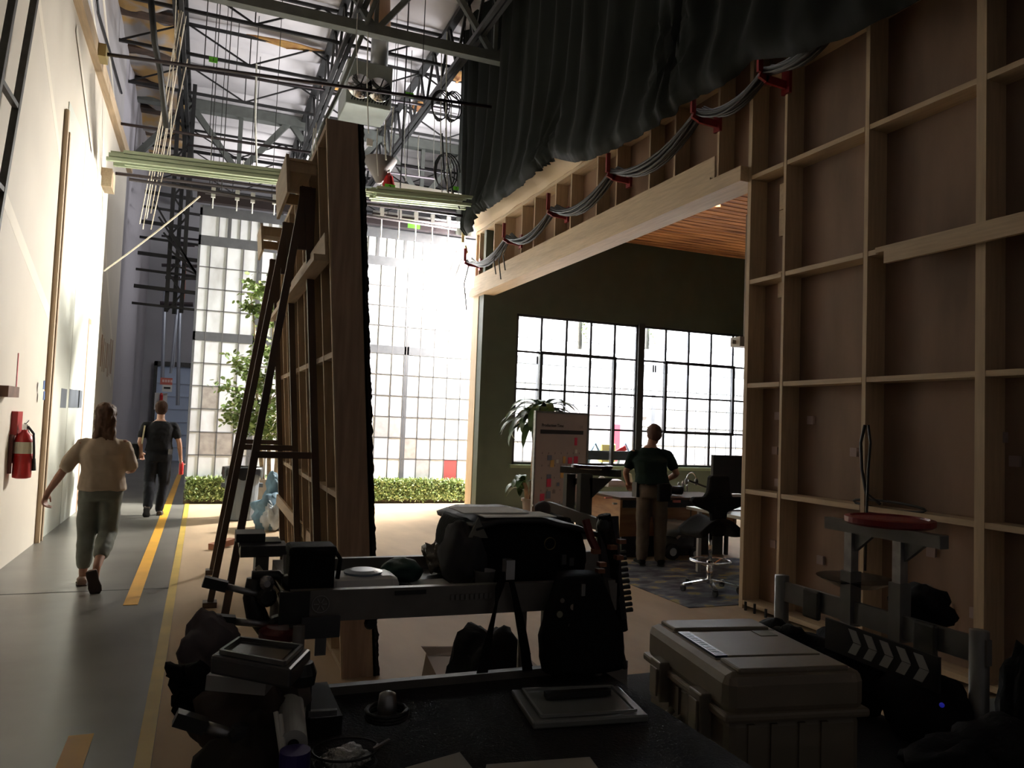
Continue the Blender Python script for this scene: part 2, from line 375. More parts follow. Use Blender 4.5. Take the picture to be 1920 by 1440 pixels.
# black pipe row with hanging clips just above the backdrop
tag(MB().bar((-.3, 14.55, 5.42), (5.2, 14.55, 5.42), .14, .17).obj('backdrop_beam', PIP), 'dark horizontal beam carrying the printed backdrop', 'beam')
tag(MB().tube([at(700, 400, Y=14.2), at(880, 424, Y=14.2)], .06, 10).obj('grey_duct_pipe', M('duct_grey', (.45, .45, .47), .4, metal=.4), smooth=True), 'thick grey tube with a capped end beside the drape', 'tube')
HK = M('hook_white', (.75, .75, .75), .4)
def hang(px, py, Y, lab, grp):
    p = at(px, py, Y=Y); t = thing('hanging_hook', lab, 'hook', p, grp); L_ = .42 if 'row' in lab else .24
    MB().tube([p + Vector((0, 0, -.02)), p + Vector((0, 0, -L_))], .012, 6).obj('rod', HK, t)
    MB().box(p.x - .035, p.x + .035, p.y - .03, p.y + .03, p.z - .05, p.z + .12).obj('clamp', HK, t)
    return t
ORD = 'first second third fourth fifth sixth seventh eighth ninth tenth eleventh twelfth thirteenth fourteenth fifteenth'.split()
for i, (px, py) in enumerate(((716, 402), (749, 406), (780, 410), (811, 414), (841, 418), (872, 422))): hang(px, py, 14.0, 'white clamp, %s from the left in the row above the bright backdrop end' % ORD[i], 'white clamps above the backdrop')
for i, (px, py) in enumerate(((400, 365), (445, 370), (474, 375), (515, 378))): hang(px, py, 14.0, 'small white clamp, %s from the left above the left backdrop half' % ORD[i], 'white clamps above the backdrop, left half')
for pa, pb, l in (((698, 400), (884, 424), 'right'), ((385, 362), (530, 379), 'left')):
    a, b = at(*pa, Y=14.0), at(*pb, Y=14.0); t = thing('clamp_pipe', 'black pipe carrying the %s row of white clamps' % l, 'pipe', a)
    MB().tube([a, b], .024, 8).obj('tube', PIP, t, smooth=True)
    for k in (.15, .85): p_ = a.lerp(b, k); MB().tube([p_, (p_.x, p_.y, 9.4)], .006, 5).obj('hanger_rod', ST, t)
# cables and hangers dropped from the roof
WIRE = M('wire_white', (.7, .7, .66), .5)
drops = [(481, 120, 330, 13.5, .016, 'grey drop rod'), (398, 255, 330, 14, .008, ''), (457, 300, 340, 14, .008, ''), (690, 60, 250, 12.2, .010, ''), (670, 25, 140, 12.2, .008, ''),
         (838, 60, 360, 13, .012, ''), (828, 90, 380, 13.2, .010, ''), (846, 190, 365, 13.2, .010, ''), (785, 255, 330, 14, .010, ''), (723, 225, 300, 12, .014, ''), (708, 240, 330, 12, .008, ''), (760, 200, 340, 14.5, .007, ''), (815, 210, 380, 14.8, .007, ''), (593, 230, 330, 12, .01, ''), (588, 320, 240, 12, .01, '')]
drops.sort()
for i, (px, a, b, Y, r, l) in enumerate(drops):
    tag(MB().tube([at(px, a, Y=Y), at(px - 2, (a + b) / 2, Y=Y), at(px + 1, b, Y=Y)], r, 5).obj('drop_line', WIRE), 'thin pale line hanging from the roof steel, %s from the left' % ORD[i], 'line', 'pale lines hanging from the roof')
CBL = M('black_cable', (.02, .02, .022), .5)
for px, py, rr, wh in ((828, 195, .2, 'upper left'), (851, 197, .2, 'upper right'), (838, 320, .25, 'lowest')):
    p = at(px, py, Y=13.1); pts = []
    for k in range(40): a = k * .45; pts.append(p + Vector((rr * math.cos(a) * (1 - .01 * k), .004 * k, rr * math.sin(a) * 1.3)))
    tag(MB().tube(pts, .012, 5).obj('cable_coil', CBL, smooth=True), wh + ' coil of thin black cable hanging by the edge of the drape', 'cable coil', 'cable coils by the drape')
for wh, pts in zip(('longer', 'shorter'), ([(836, 240), (838, 300), (850, 365), (862, 392)], [(829, 250), (833, 330), (845, 378)])):
    tag(MB().tube([at(*q, Y=13.1) for q in pts], .014, 6).obj('drop_cable', CBL, smooth=True), wh + ' black cable dropping beside the edge of the drape', 'cable', 'black cables by the drape')
# green tags
TAG = M('neon_green_tag', (.25, .92, .08), .6)
for px, py, Y, s, ch, l in ((400, 112, 12.3, 16, '1', 'neon green card marked 1 on the pipe near the cream wall'), (768, 178, 12.3, 15, '1', 'neon green card marked 1 right of the roof heater'),
                         (731, 352, 13.0, 19, '2', 'neon green card under the red chain motor'), (855, 353, 13.0, 10, '2', 'small neon green card half hidden by the black drape'), (776, 427, 14.1, 22, '', 'wide neon green card above the bright end of the backdrop')):
    a = at(px - s / 2, py - s * .42, Y=Y); b = at(px + s / 2, py + s * .42, Y=Y)
    if not ch: b.z = a.z - .09
    t = tag(MB().box(a.x, b.x, Y, Y + .004, b.z, a.z).obj('green_tag', TAG), l, 'tag')
    if ch: text('number', ch, abs(a.z - b.z) * .9, ((a.x + b.x) / 2, Y - .002, (a.z + b.z) / 2), (PI / 2, 0, 0), BLK, t)
# red chain motor
p = at(729, 337, Y=13.1)
t = thing('chain_motor', 'small red chain motor hanging over the pale green battens', 'chain motor', p)
MB().lathe([(.06, -.14), (.11, -.10), (.07, .05), (.02, .12)], p, 12).obj('housing', RED, t)
MB().tube([p + Vector((0, 0, .1)), p + Vector((.02, 0, 1.3))], .012, 5).obj('chain', WIRE, t)
# grey cone shade
p = at(712, 312, Y=13.2)
tag(MB().lathe([(.30, .12), (.05, -.30), (.02, -.30)], p, 14).obj('cloth_cone', M('grey_cloth', (.28, .25, .25), .8), smooth=True), 'grey cone-shaped cloth hanging in the rig right of the leaning wall', 'cloth')
p = at(693, 267, Y=13); tag(MB().box(p.x - .05, p.x + .05, 12.98, 13.02, p.z - .06, p.z + .06).obj('small_lamp_box', WHITEP), 'tiny white box on a rod beside the top of the leaning wall', 'box')
# heater unit with duct
HG = M('heater_grey', (.40, .44, .41), .45, metal=.2, var=.12, scale=4)
Yh = 13.6
a = at(652, 108, Y=Yh); b = at(731, 216, Y=Yh); x0, x1, z1, z0 = a.x, b.x + .02, a.z, b.z
t = thing('unit_heater', 'grey roof heater with two round fans and louvred bottom', 'heater', (x0, Yh, z0))
MB().box(x0, x1, Yh, Yh + .9, z0 + .08, z1).obj('cabinet', HG, t, bevel=.02)
m = MB()
for k in range(13): xx = x0 + .1 + k * (x1 - x0 - .2) / 12; m.bar((xx, Yh - .01, z0 + .16), (xx + .04, Yh - .01, z0 + .28), .03, .02)
m.obj('louvre', BLK, t)
for k, fx in enumerate((.28, .70)):
    cx = x0 + (x1 - x0) * fx; cz = z0 + (z1 - z0) * .45; r = .22
    f_ = MB().lathe([(r, -.06), (r, .0), (r * .85, .0), (r * .8, -.05)], (cx, Yh, cz), 20, 'y').obj('fan_ring', CHR, t, smooth=True)
    m = MB()
    for q in range(5): an = q * 2 * PI / 5; m.bar((cx, Yh - .09, cz), (cx + r * .8 * math.cos(an), Yh - .08, cz + r * .8 * math.sin(an)), .02, .12, (0, 1, 0))
    m.obj('blade', BLK, f_)
MB().tube([(x0 + .62, Yh + .3, z1 - .1), (x0 + .62, Yh + .3, z1 + .75)], .16, 18).obj('flue_duct', M('flue', (.55, .57, .56), .3, metal=.6), t, smooth=True)
MB().tube([(x0 + .62, Yh + .3, z1 + .75), (x0 + .58, Yh + .3, 9.4)], .19, 18).obj('flue_collar', M('rusty', (.38, .22, .12), .6), t, smooth=True)
MB().box(x1 - .26, x1 - .1, Yh - .012, Yh, z0 + .28, z0 + .38).obj('warning_sticker', M('orange_sticker', (.8, .18, .05), .5), t)
for xx in (x0 + .1, x1 - .1): MB().tube([(xx, Yh + .4, z1), (xx, Yh + .4, 9.5)], .012, 6).obj('hanger_rod', ST, t)
# ================================================================ printed backdrop
BD = thing('backdrop', 'tall hanging backdrop printed with a dirty industrial window wall', 'backdrop', (-.23, YB, 0))
def pane_mat():
    m = M('dirty_pane', (.70, .73, .80), .6, col2=(.44, .45, .48), scale=2.2, stretch=(1, 1, .5), ramp=(.28, .52), detail=6)
    return m
XE = 13.4
MB().box(-.23, XE, YB, YB + .02, 0, 5.35).obj('cloth', pane_mat(), BD)
DK = M('mullion_print', (.085, .09, .105), .7, var=.2)
TH = M('mullion_thin', (.10, .10, .11), .7)
y0, y1 = YB - .006, YB
m = MB().box(-.24, XE, y0, y1, 4.62, 4.80).box(-.24, XE, y0, y1, 5.16, 5.35).box(-.24, XE, y0, y1, 2.90, 3.06)
x = .82
while x < XE: m.box(x - .045, x + .045, y0, y1, .4, 4.62); x += 2.84
x = .27
while x < XE: m.box(x - .03, x + .03, y0, y1, 4.8, 5.16); x += .545
m.box(-.24, -.20, y0, y1, 0, 5.3)
m.obj('heavy_mullion', DK, BD)
m = MB(); k = 0; x = .82 - .284 * 3
while x < XE:
    m.box(x - .009, x + .009, y0 - .001, y1, .4, 4.62); x += .284
for r in range(6): m.box(-.23, XE, y0 - .001, y1, .45 + .41 * r - .008, .45 + .41 * r + .008)
for r in range(1, 4): m.box(-.23, XE, y0 - .001, y1, 3.06 + .39 * r - .008, 3.06 + .39 * r + .008)
x = .09
while x < XE: m.box(x - .008, x + .008, y0 - .001, y1, 4.8, 5.16); x += .1815
m.obj('thin_mullion', TH, BD)
PC = [M('pane_grey', (.36, .36, .38), .6, var=.2), M('pane_bluegrey', (.40, .43, .52), .6), M('pane_red', (.30, .05, .05), .6), M('pane_light', (.72, .70, .72), .6, var=.1), M('pane_brown', (.40, .37, .36), .6, var=.3)]
def pane(ci, ri, mat, top=False):
    xx = .82 + .284 * ci; zz = .45 + .41 * ri
    MB().box(xx + .012, xx + .272, y0 + .002, y1, zz + .012, zz + .398).obj('printed_pane', PC[mat], BD)
for c_, r_, q in ((13, 0, 2), (10, 0, 1), (11, 0, 0), (10, 1, 4), (8, 2, 0), (8, 1, 1), (-1, 0, 1), (0, 1, 0), (1, 2, 3), (-2, 1, 4), (-3, 3, 4), (-3, 1, 4), (18, 0, 0), (19, 1, 1), (22, 2, 4), (7, 3, 3), (12, 3, 3), (9, 2, 0), (8, 0, 3)): pane(c_, r_, q)
MB().box(-.23, XE, YB - .012, YB, 0, .07).obj('bottom_strip', M('kerb_print', (.12, .09, .06), .8), BD)
# hedge along the foot of the backdrop: dense leaf mass
LEAF = [M('hedge_leaf', (.20, .29, .10), .55, var=.4, scale=6), M('hedge_leaf_light', (.46, .56, .25), .55, var=.3, scale=6)]
def leaves(name, mats, pts_fn, n, size, parent, seed=1):
    rnd = random.Random(seed)
    for q, mat in enumerate(mats):
        m = MB()
        for i in range(n // len(mats)):
            p = Vector(pts_fn(rnd)); d = Vector((rnd.uniform(-1, 1), rnd.uniform(-1, .3), rnd.uniform(-.6, 1))).normalized()
            s = d.cross(Vector((rnd.uniform(-1, 1), rnd.uniform(-1, 1), rnd.uniform(-1, 1)))).normalized(); L = size * rnd.uniform(.6, 1.2)
            m.add([p, p + d * L * .5 + s * L * .25, p + d * L, p + d * L * .5 - s * L * .25], [(0, 1, 2, 3)])
        m.obj(name, mat, parent)
for (xa, xb, lab) in ((-.2, 1.3, 'leafy green hedge at the backdrop foot behind the grey bin'), (1.3, 5.3, 'bright leafy green hedge at the backdrop foot right of the leaning wall')):
    H = thing('hedge', lab, 'hedge', (xa, YB - .1, 0))
    MB().box(xa, xb, YB - .06, YB - .02, .07, .42).obj('branch_mass', M('hedge_core', (.035, .06, .015), .9), H)
    leaves('foliage', LEAF, lambda r: (r.uniform(xa, xb), YB - .06 - r.random() * .07, .07 + r.random() ** .85 * .40), int((xb - xa) * 2300), .07, H, int(xa * 10) + 5)
# building printed on the backdrop, seen through the set window
P = M('printed_building', (.34, .32, .36), .7, var=.15)
MB().box(7.0, 8.9, YB - .02, YB - .001, .3, 1.9).obj('printed_shopfront', P, BD)
MB().box(7.2, 7.6, YB - .024, YB - .018, .5, 1.6).box(7.8, 8.2, YB - .024, YB - .018, .5, 1.6).obj('printed_door', PC[3], BD)
MB().box(8.35, 8.5, YB - .024, YB - .018, .9, 1.7).obj('printed_red_door', M('pr', (.5, .05, .08), .6), BD)
MB().box(6.6, 9.2, YB - .03, YB - .001, 1.9, 2.05).obj('printed_cornice', M('pc', (.42, .38, .44), .7), BD)

# ================================================================ green window wall of the set
GW = M('dark_green_wall', (.060, .078, .056), .6, var=.15, scale=3)
wx0, wx1, wz0, wz1 = 5.37, 10.9, .87, 3.70
g = MB().box(4.70, wx0, YG, YG + .12, 0, 5.4).box(wx1, 12, YG, YG + .12, 0, 5.4).box(wx0, wx1, YG, YG + .12, 0, wz0).box(wx0, wx1, YG, YG + .12, wz1, 5.4)
g = struct(g.obj('wall_back_set', GW))
FR = M('black_window_steel', (.02, .02, .022), .4)
def sash(n, x0, x1, cols, lo, hi):
    fr = MB(); yy0, yy1 = YG + .02, YG + .07
    fr.box(x0, x1, yy0, yy1, wz0, wz0 + .05).box(x0, x1, yy0, yy1, wz1 - .05, wz1).box(x0, x0 + .05, yy0, yy1, wz0, wz1).box(x1 - .05, x1, yy0, yy1, wz0, wz1)
    o = struct(fr.obj('window_%d' % n, FR)); m = MB(); cw = (x1 - x0) / cols; rh = (wz1 - wz0) / 4
    for k in range(1, cols): m.box(x0 + k * cw - .022, x0 + k * cw + .022, yy0 + .01, yy1 - .01, wz0, wz1)
    for k in range(1, 4): m.box(x0, x1, yy0 + .01, yy1 - .01, wz0 + k * rh - .018, wz0 + k * rh + .018)
    m.obj('glazing_bar', FR, o)
    a, b = x0 + lo * cw, x0 + hi * cw; z0, z1 = wz0 + rh * (1 if n == 2 else 0), wz0 + rh * 3
    m = MB().box(a - .03, b + .03, yy0 - .03, yy1, z0 - .03, z0 + .03).box(a - .03, b + .03, yy0 - .03, yy1, z1 - .03, z1 + .03).box(a - .03, a + .03, yy0 - .03, yy1, z0, z1).box(b - .03, b + .03, yy0 - .03, yy1, z0, z1)
    m.obj('vent_sash', FR, o)
    MB().box(x0, x1, YG + .044, YG + .047, wz0, wz1).obj('glass', glass(), o)
sash(1, wx0, 8.02, 5, 1, 4); sash(2, 8.12, wx1, 5, 1, 4)
struct(MB().box(8.0, 8.14, YG - .03, YG + .09, wz0, wz1 + .03).obj('trim_1', FR))
struct(MB().box(wx0 - .05, wx1, YG - .07, YG + .02, wz0 - .06, wz0).obj('trim_2', M('sill_green', (.16, .20, .12), .5)))
struct(MB().box(11.9, 12, 2, YG, 0, 5.4).obj('wall_side_set', GW))
# set floor is boards + rug; set ceiling of timber boards
SLAT = M('ceiling_timber', (.46, .19, .06), .85, col2=(.14, .045, .015), scale=3.2, stretch=(.3, 5, 1), detail=5, ramp=(.36, .6))
cz = 5.34
m = MB(); y = 6.4
struct(MB().box(4.9, 11.9, 5.9, YG, cz + .02, cz + .06).obj('ceiling_set', SLAT))
while y < YG: m.box(4.9, 11.9, y, y + .15, cz - .012, cz + .012); y += .178
m.obj('board', SLAT, bpy.data.objects['ceiling_set'])

# ================================================================ framed set wall (back side of the set) + header
fw = struct(MB().box(XP, XP + .02, -1, 5.87, 0, 5.5).obj('wall_right', PLY))
p1 = PINE()
def stud(y, z0, z1, par, mat=None, w=.038, x0=XS): return MB().box(x0, XP, y - w / 2, y + w / 2, z0, z1).obj('stud', mat or p1, par)
for y, w in ((5.85, .05), (5.37, .03), (4.46, .038), (3.51, .07), (2.5, .038), (1.5, .038), (.5, .07)): stud(y, 0, 5.5, fw, None, w)
py_ = PINE('y')
for z in (.06, 1.072, 2.05, 3.022, 4.02, 4.95):
    ys = [5.85, 5.37, 4.46, 3.51, 2.5, 1.5, .5]
    for a, b in zip(ys[:-1], ys[1:]): MB().box(XS + .004, XP, b + .03, a - .02, z - .02, z + .02).obj('rail', py_, fw)
for z in (3.55, 2.98, 3.80):
    MB().box(XP - .03, XP, 5.42, 5.62, z - .12, z + .12).obj('cleat', PINE('x'), fw)
# glued ledger board with L section
a = at(1652, 462, X=4.6); 
ld = MB().box(XS - .075, XS, 0.3, 4.30, 2.99, 3.03).box(XS - .075, XS - .04, .3, 4.22, 2.90, 2.99); ld.obj('ledger_board', py_, fw)
TP = M('tape_square', (.34, .26, .25), .7)
for px, py in ((1522, 788), (1603, 848), (1455, 845), (1460, 780), (1740, 1105), (1780, 1140), (1748, 1035), (1540, 1050), (1597, 1080), (1880, 820), (1905, 865), (1452, 1020), (1460, 905), (1830, 1150)):
    q = at(px, py, X=XP - .003); 
    MB().box(XP - .022, XP, q.y - .035, q.y + .035, q.z - .035, q.z + .035).obj('block', TP, fw)
# small hooks on the wall foot
for px, py in ((1398, 1128), (1415, 1132), (1436, 1142)):
    q = at(px, py, X=XS - .03)
    tag(MB().tube([q, q + Vector((0, 0, -.16)), q + Vector((0, -.05, -.2)), q + Vector((0, .04, -.26))], .012, 6).obj('wall_hook', BLK), {1398: 'left', 1415: 'middle', 1436: 'right'}[px] + ' black hook of three at the framed wall foot behind the tan case', 'hook', 'black hooks at the wall foot')
# header over the opening
hz0, hz1 = 4.02, 5.38
hd = struct(MB().box(XP, XP + .02, 5.87, 13.85, hz0, hz1 + .1).obj('wall_header', PLY2))
y = 6.35; k = 0
while y < 13.9: stud(y, hz0, hz1, hd, p1, .03); y += (.52 if k % 2 else .78); k += 1
for (x0, x1, z0, z1) in ((XS - .10, XS, 4.02, 4.13), (XS - .015, XS, 4.13, 4.40), (XS - .012, XP, 5.20, 5.25)):
    MB().box(x0, x1, 5.86 if z0 < 4.1 else 6.38, 13.85, z0, z1).obj('header_board', py_, hd)
MB().box(XS - .07, XS - .015, 6.38, 13.85, 4.13, 4.17).obj('header_lip', py_, hd)
MB().box(XS - .10, XP + .02, 5.86, 13.85, 3.985, 4.02).obj('header_soffit', py_, hd)
def flap(u, v):
    y = 8.3 + 5.5 * u; z = 5.25 + v * (.35 + .12 * noise.noise((y * 1.3, 3, 1)))
    return (XS - .02 - .10 * v + .03 * noise.noise((y * 2, v * 2, 0)), y, z)
MB().grid(flap, 60, 4).obj('lauan_sheet', M('pale_lauan', (.62, .47, .30), .6), hd, solid=.008)
# far post of the opening
pc = struct(MB().box(XS, 4.80, 13.28, 13.85, 0, 4.0).obj('wall_post_set', GW))
MB().box(XS - .012, XS, 13.53, 13.87, 0, 4.0).obj('post_edge', PINE(), pc)
MB().box(XS, XP, 13.8, 13.86, 4.0, 5.4).obj('post_top', p1, pc)
# ================================================================ black drape over the set, red hooks and cables
DR = M('black_drape', (.0125, .0145, .0135), .85, bump=.3, scale=14, stretch=(1, 1, .2), spec=.2)
edge = [(891, 434), (899, 402), (925, 389), (960, 366), (990, 344), (1020, 318), (1048, 297), (1085, 306), (1112, 301), (1140, 290), (1185, 268), (1230, 243), (1300, 192), (1370, 160), (1425, 112), (1500, 106), (1600, 72), (1720, 10), (1850, -50)]
eyz = [(q.y, q.z) for q in (at(px, py, X=4.38) for px, py in edge)] + [(1.2, 4.5), (-1.5, 4.4)]
def lowz(y):
    if y >= eyz[0][0]: return eyz[0][1]
    for (a, za), (b, zb) in zip(eyz, eyz[1:]):
        if a >= y >= b: return za + (zb - za) * (a - y) / (a - b)
    return eyz[-1][1]
def drape(u, v):
    y = 14.35 - 15.3 * (1 - (1 - u) ** 1.0); yb = min(y, 13.9); z0 = lowz(yb); z = z0 + (10.6 - z0) * v
    e = min(1, u * 14)
    y2 = y - (1 - e) * (.9 * (1 - v) ** 3)
    fold = .055 * math.sin(y * 11 + 1.5 * noise.noise((y * .6, z * .25, 0))) + .10 * noise.noise((y * 1.6, z * .18, 4)) + .03 * noise.noise((y * 7, z * .5, 8))
    gx = sum(.05 * math.exp(-((y - yt) ** 2 * 3.5 + (z - zt) ** 2 * 1.1)) * math.sin(math.atan2(y - yt, abs(z - zt) + .05) * 16) for yt, zt in ((9.9, 5.45), (6.75, 5.6), (12.6, 5.2)))
    bulge = .30 * math.exp(-v * 9) * (1 - .85 * math.exp(-v * 45))
    return (4.47 - gx - .035 * math.exp(-v * 25) * noise.noise((y * 9, v * 40, 2)) - .09 * math.exp(-v * 30) - bulge - fold * (.15 + 1.0 * min(1, v * 6)), y2 + .06 * noise.noise((z, y, 3)), z)
d = MB().grid(drape, 420, 44).obj('black_drape', DR, smooth=True, solid=.012)
tag(d, 'huge black drape gathered over the top of the framed set wall', 'drape')
def drape2(u, v):
    y = 14.3 + .25 * v; x = 4.5 + 2.2 * v; z = 5.3 + 5.3 * u
    return (x - .1, y + .05 * math.sin(x * 14), z)
MB().grid(drape2, 12, 40).obj('return_panel', DR, d, smooth=True, solid=.01)
hooks = [(872, 478), (945, 432), (1028, 378), (1140, 305), (1300, 190), (1425, 110)]
hp = [at(*q, X=4.38) for q in hooks]
labs = ['nearest the bright backdrop', 'second from the backdrop end', 'third from the backdrop end, under the drape corner', 'fourth from the backdrop end, above the header boards', 'fifth from the backdrop end, beside the timber ceiling opening', 'closest to the camera, high over the framed wall']
for p, l in zip(hp, labs):
    t = thing('red_hook', 'red J-shaped cable hook ' + l, 'hook', (p.x, p.y, p.z - .1), 'red cable hooks along the header')
    y = p.y; zb = p.z - .14
    m = MB().bar((p.x, y, zb + .26), (p.x, y, zb + .02), .05, .03, (0, 1, 0)).bar((p.x - .005, y, zb), (p.x + .09, y, zb - .035), .03, .06).bar((p.x + .06, y, zb - .03), (XS + .02, y, zb - .045), .03, .07)
    m.obj('arm', DRED, t); MB().box(XS - .02, XS + .01, y - .05, y + .05, zb - .12, zb + .10).obj('plate', DRED, t)
CG = M('grey_black_cable', (.028, .028, .03), .6)
pts = [p + Vector((.09, 0, -.12)) for p in hp] + [Vector((4.45, 4.35, 4.95)), Vector((4.45, 2.5, 5.0))]
for k in range(15):
    path = []; r1 = random.uniform(-.07, .07); r2 = random.uniform(0, .09)
    for a, b in zip(pts, pts[1:]):
        s = (.22 + r2) * min(1, (a - b).length / 1.6) * .9
        path += catenary(a + Vector((r1, 0, r2)), b + Vector((r1, 0, r2)), s + random.uniform(-.04, .05), 8)[:-1]
    path.append(pts[-1])
    if k == 0: path = [pts[0] + Vector((0, .05, -.9)), pts[0] + Vector((-.05, .1, -.4))] + path
    tag(MB().tube(path, .013 + .005 * (k % 2), 6).obj('cable', CG if k % 2 else CBL, smooth=True), 'one of the dark cables sagging from red hook to red hook under the drape', 'cable', 'cables on the red hooks')
for i, px in enumerate(((940, 455, 935, 512), (950, 450, 925, 530), (958, 445, 930, 515), (866, 485, 862, 545), (856, 470, 848, 540))):
    a = at(px[0], px[1], X=4.5); b = at(px[2], px[3], X=4.5); 
    b.y = a.y + .2
    tag(MB().tube([a, a.lerp(b, .5) + Vector((-.05, .1, 0)), b], .012, 5).obj('cable_tail', CBL), ('longest thin', 'nearest the header', 'middle', 'right', 'left')[i] + ' loose cable end hanging off the red hooks by the bright backdrop' if i < 3 else ('right', 'left')[i - 3] + ' of the two loose cable ends curling in front of the bright backdrop', 'cable', 'loose cable ends by the backdrop')
t = at(868, 455, X=4.4); tag(MB().bar(t + Vector((0, 0, .2)), t, .05, .04).bar(t + Vector((.05, 0, -.05)), t + Vector((.1, 0, -.2)), .04, .03).obj('clamp', M('brass', (.45, .36, .16), .5, metal=.5)), 'small brass clamp above the red hook nearest the backdrop', 'clamp')

# ================================================================ leaning framed wall with steel jacks
FL0, FL1, FH, TLT = 4.83, 8.35, 3.47, -.076
LW = thing('leaning_wall_flat', 'tall leaning wooden wall flat seen from its framed back, in the middle', 'wall flat', (.98, FL0, 0))
bx = .885; by_ = 1.09
sk = lambda x, z: x + TLT * z
def fbox(x0, x1, y0, y1, z0, z1):
    return MB().hexa([(sk(x0, z0), y0, z0), (sk(x1, z0), y0, z0), (sk(x1, z0), y1, z0), (sk(x0, z0), y1, z0), (sk(x0, z1), y0, z1), (sk(x1, z1), y0, z1), (sk(x1, z1), y1, z1), (sk(x0, z1), y1, z1)])
END = M('dark_pine_board', (.50, .35, .25), .65, var=.3, scale=5, stretch=(5, 5, .4))
fbox(bx, by_, FL0, FL0 + .035, 0, FH).obj('end_board', END, LW)
fbox(bx - .006, bx + .004, FL0 - .002, FL0 + .037, 0, FH).obj('end_board_edge', PINE(), LW)
fbox(by_ - .015, by_, FL0, FL1, 0, FH).obj('plywood_skin', PLY2, LW)
def rough(u, v):
    z = FH * u; a = 2 * PI * v
    n_ = .012 + .010 * noise.noise((z * 14, a, 0)) + .006 * noise.noise((z * 45, a, 2))
    return (sk(by_ + .012, z) + n_ * math.cos(a) * 1.2, FL0 + .02 + 1.5 * n_ * math.sin(a), z)
MB().grid(rough, 260, 8).obj('rough_foam_edge', M('dark_foam', (.02, .012, .01), .9), LW)
for y in (5.28, 5.75, 6.22, 6.69, 7.16, 7.6, 8.0, 8.33): fbox(bx, by_ - .015, y - .015, y + .015, .04, FH).obj('stud', p1, LW)
for z in (.05, 1.12, 2.0, 2.72, FH - .02):
    fbox(bx + .002, by_ - .015, FL0 + .03, FL1, z - .018, z + .018).obj('rail', py_, LW)
fbox(bx - .10, bx, FL0 + .04, FL1, 2.58, 2.62).obj('ledge', py_, LW); fbox(bx - .03, bx, FL0 + .04, FL1, 2.62, 2.76).obj('ledge', py_, LW)
for (ya, yb, zz) in ((5.35, 6.15, 3.22), (7.75, 8.3, 3.30)):
    fbox(bx - .20, bx - .18, ya, yb, zz - .10, zz + .16).obj('bracket_board', PINE('y'), LW)
    fbox(bx - .18, bx, ya + .02, ya + .05, zz + .05, zz + .12).obj('bracket_arm', p1, LW); fbox(bx - .18, bx, yb - .05, yb - .02, zz + .02, zz + .10).obj('bracket_arm', p1, LW)
    fbox(bx - .18, bx, ya, yb, zz + .12, zz + .135).obj('bracket_top', PINE('y'), LW)
m = MB()
for k in range(16):
    y = random.uniform(5, 8.2); z = random.uniform(.5, 2.3); m.hexa(fbox(by_ - .03, by_ - .016, y - .015, y + .015, z - .03, z + .03).v)
m.obj('tape_block', M('tape_white', (.6, .55, .5), .7), LW)
# each jack: upright on the flat, diagonal to the floor, cross tie
for (y, yf, foot, top, lab) in ((5.62, 6.05, .19, 3.24, 'steel wall jack nearest the camera'), (6.9, 7.25, .145, 3.28, 'middle steel wall jack'), (8.3, 9.0, .172, 3.22, 'steel wall jack farthest from the camera')):
    t = thing('wall_jack', 'dark ' + lab + ', bracing the leaning wooden wall', 'wall brace', (foot, y, 0), 'steel wall jacks')
    y = y - .02
    MB().bar((sk(bx - .03, .03), y, .03), (sk(bx - .03, top), y, top), .05, .05, (0, 1, 0)).obj('upright', BMET, t)
    fx, tx = foot, sk(bx - .05, top)
    MB().bar((fx, y + .02, .05), (tx, y, top), .05, .05, (0, 1, 0)).obj('diagonal', BMET, t)
    zc = 1.33; k = (zc - .05) / (top - .05); MB().bar((fx + (tx - fx) * k, y, zc), (sk(bx - .03, zc), y, zc), .045, .045, (0, 1, 0)).obj('cross_tie', BMET, t)
    m = MB().box(fx - .06, fx + .05, y - .04, y + .08, 0.006, .05); m.obj('foot', BMET, t)
    MB().bar((sk(bx - .03, top - .1), y, top - .45), (sk(bx - .03, top), y, top), .11, .03, (0, 1, 0)).obj('gusset', BMET, t)
a = Vector((.50, 8.05, .50)); b = Vector((.86, 5.9, .05))
tag(MB().bar(at(520, 936, Y=8.0), at(612, 1048, Y=6.0), .02, .10, (0, 0, 1)).obj('loose_plank', PINE('y')), 'pale plank slanting down along the foot of the leaning wall', 'plank')
# painted metal pipe frame high at the left edge
t = thing('ladder_frame', 'dark steel ladder frame cutting the top left corner of the picture', 'ladder', (-1.62, 7.2, 0))
a = at(70, -30, X=-1.64); b = at(0, 380, X=-1.66); dd = (b - a).normalized(); b2 = b + dd * ((-b.z) / dd.z)
off = Vector((0, -.62, 0))
for q in (Vector((0, 0, 0)), off): MB().bar(a - dd * .5 + q, b2 + q, .055, .055).obj('side_rail', GREYST, t)
for pz in (5.42, 4.2, 3.4, 2.4, 1.4, .5):
    k = (pz - a.z) / dd.z; c_ = a + dd * k; MB().bar(c_, c_ + off, .045, .045).obj('rung', GREYST, t)

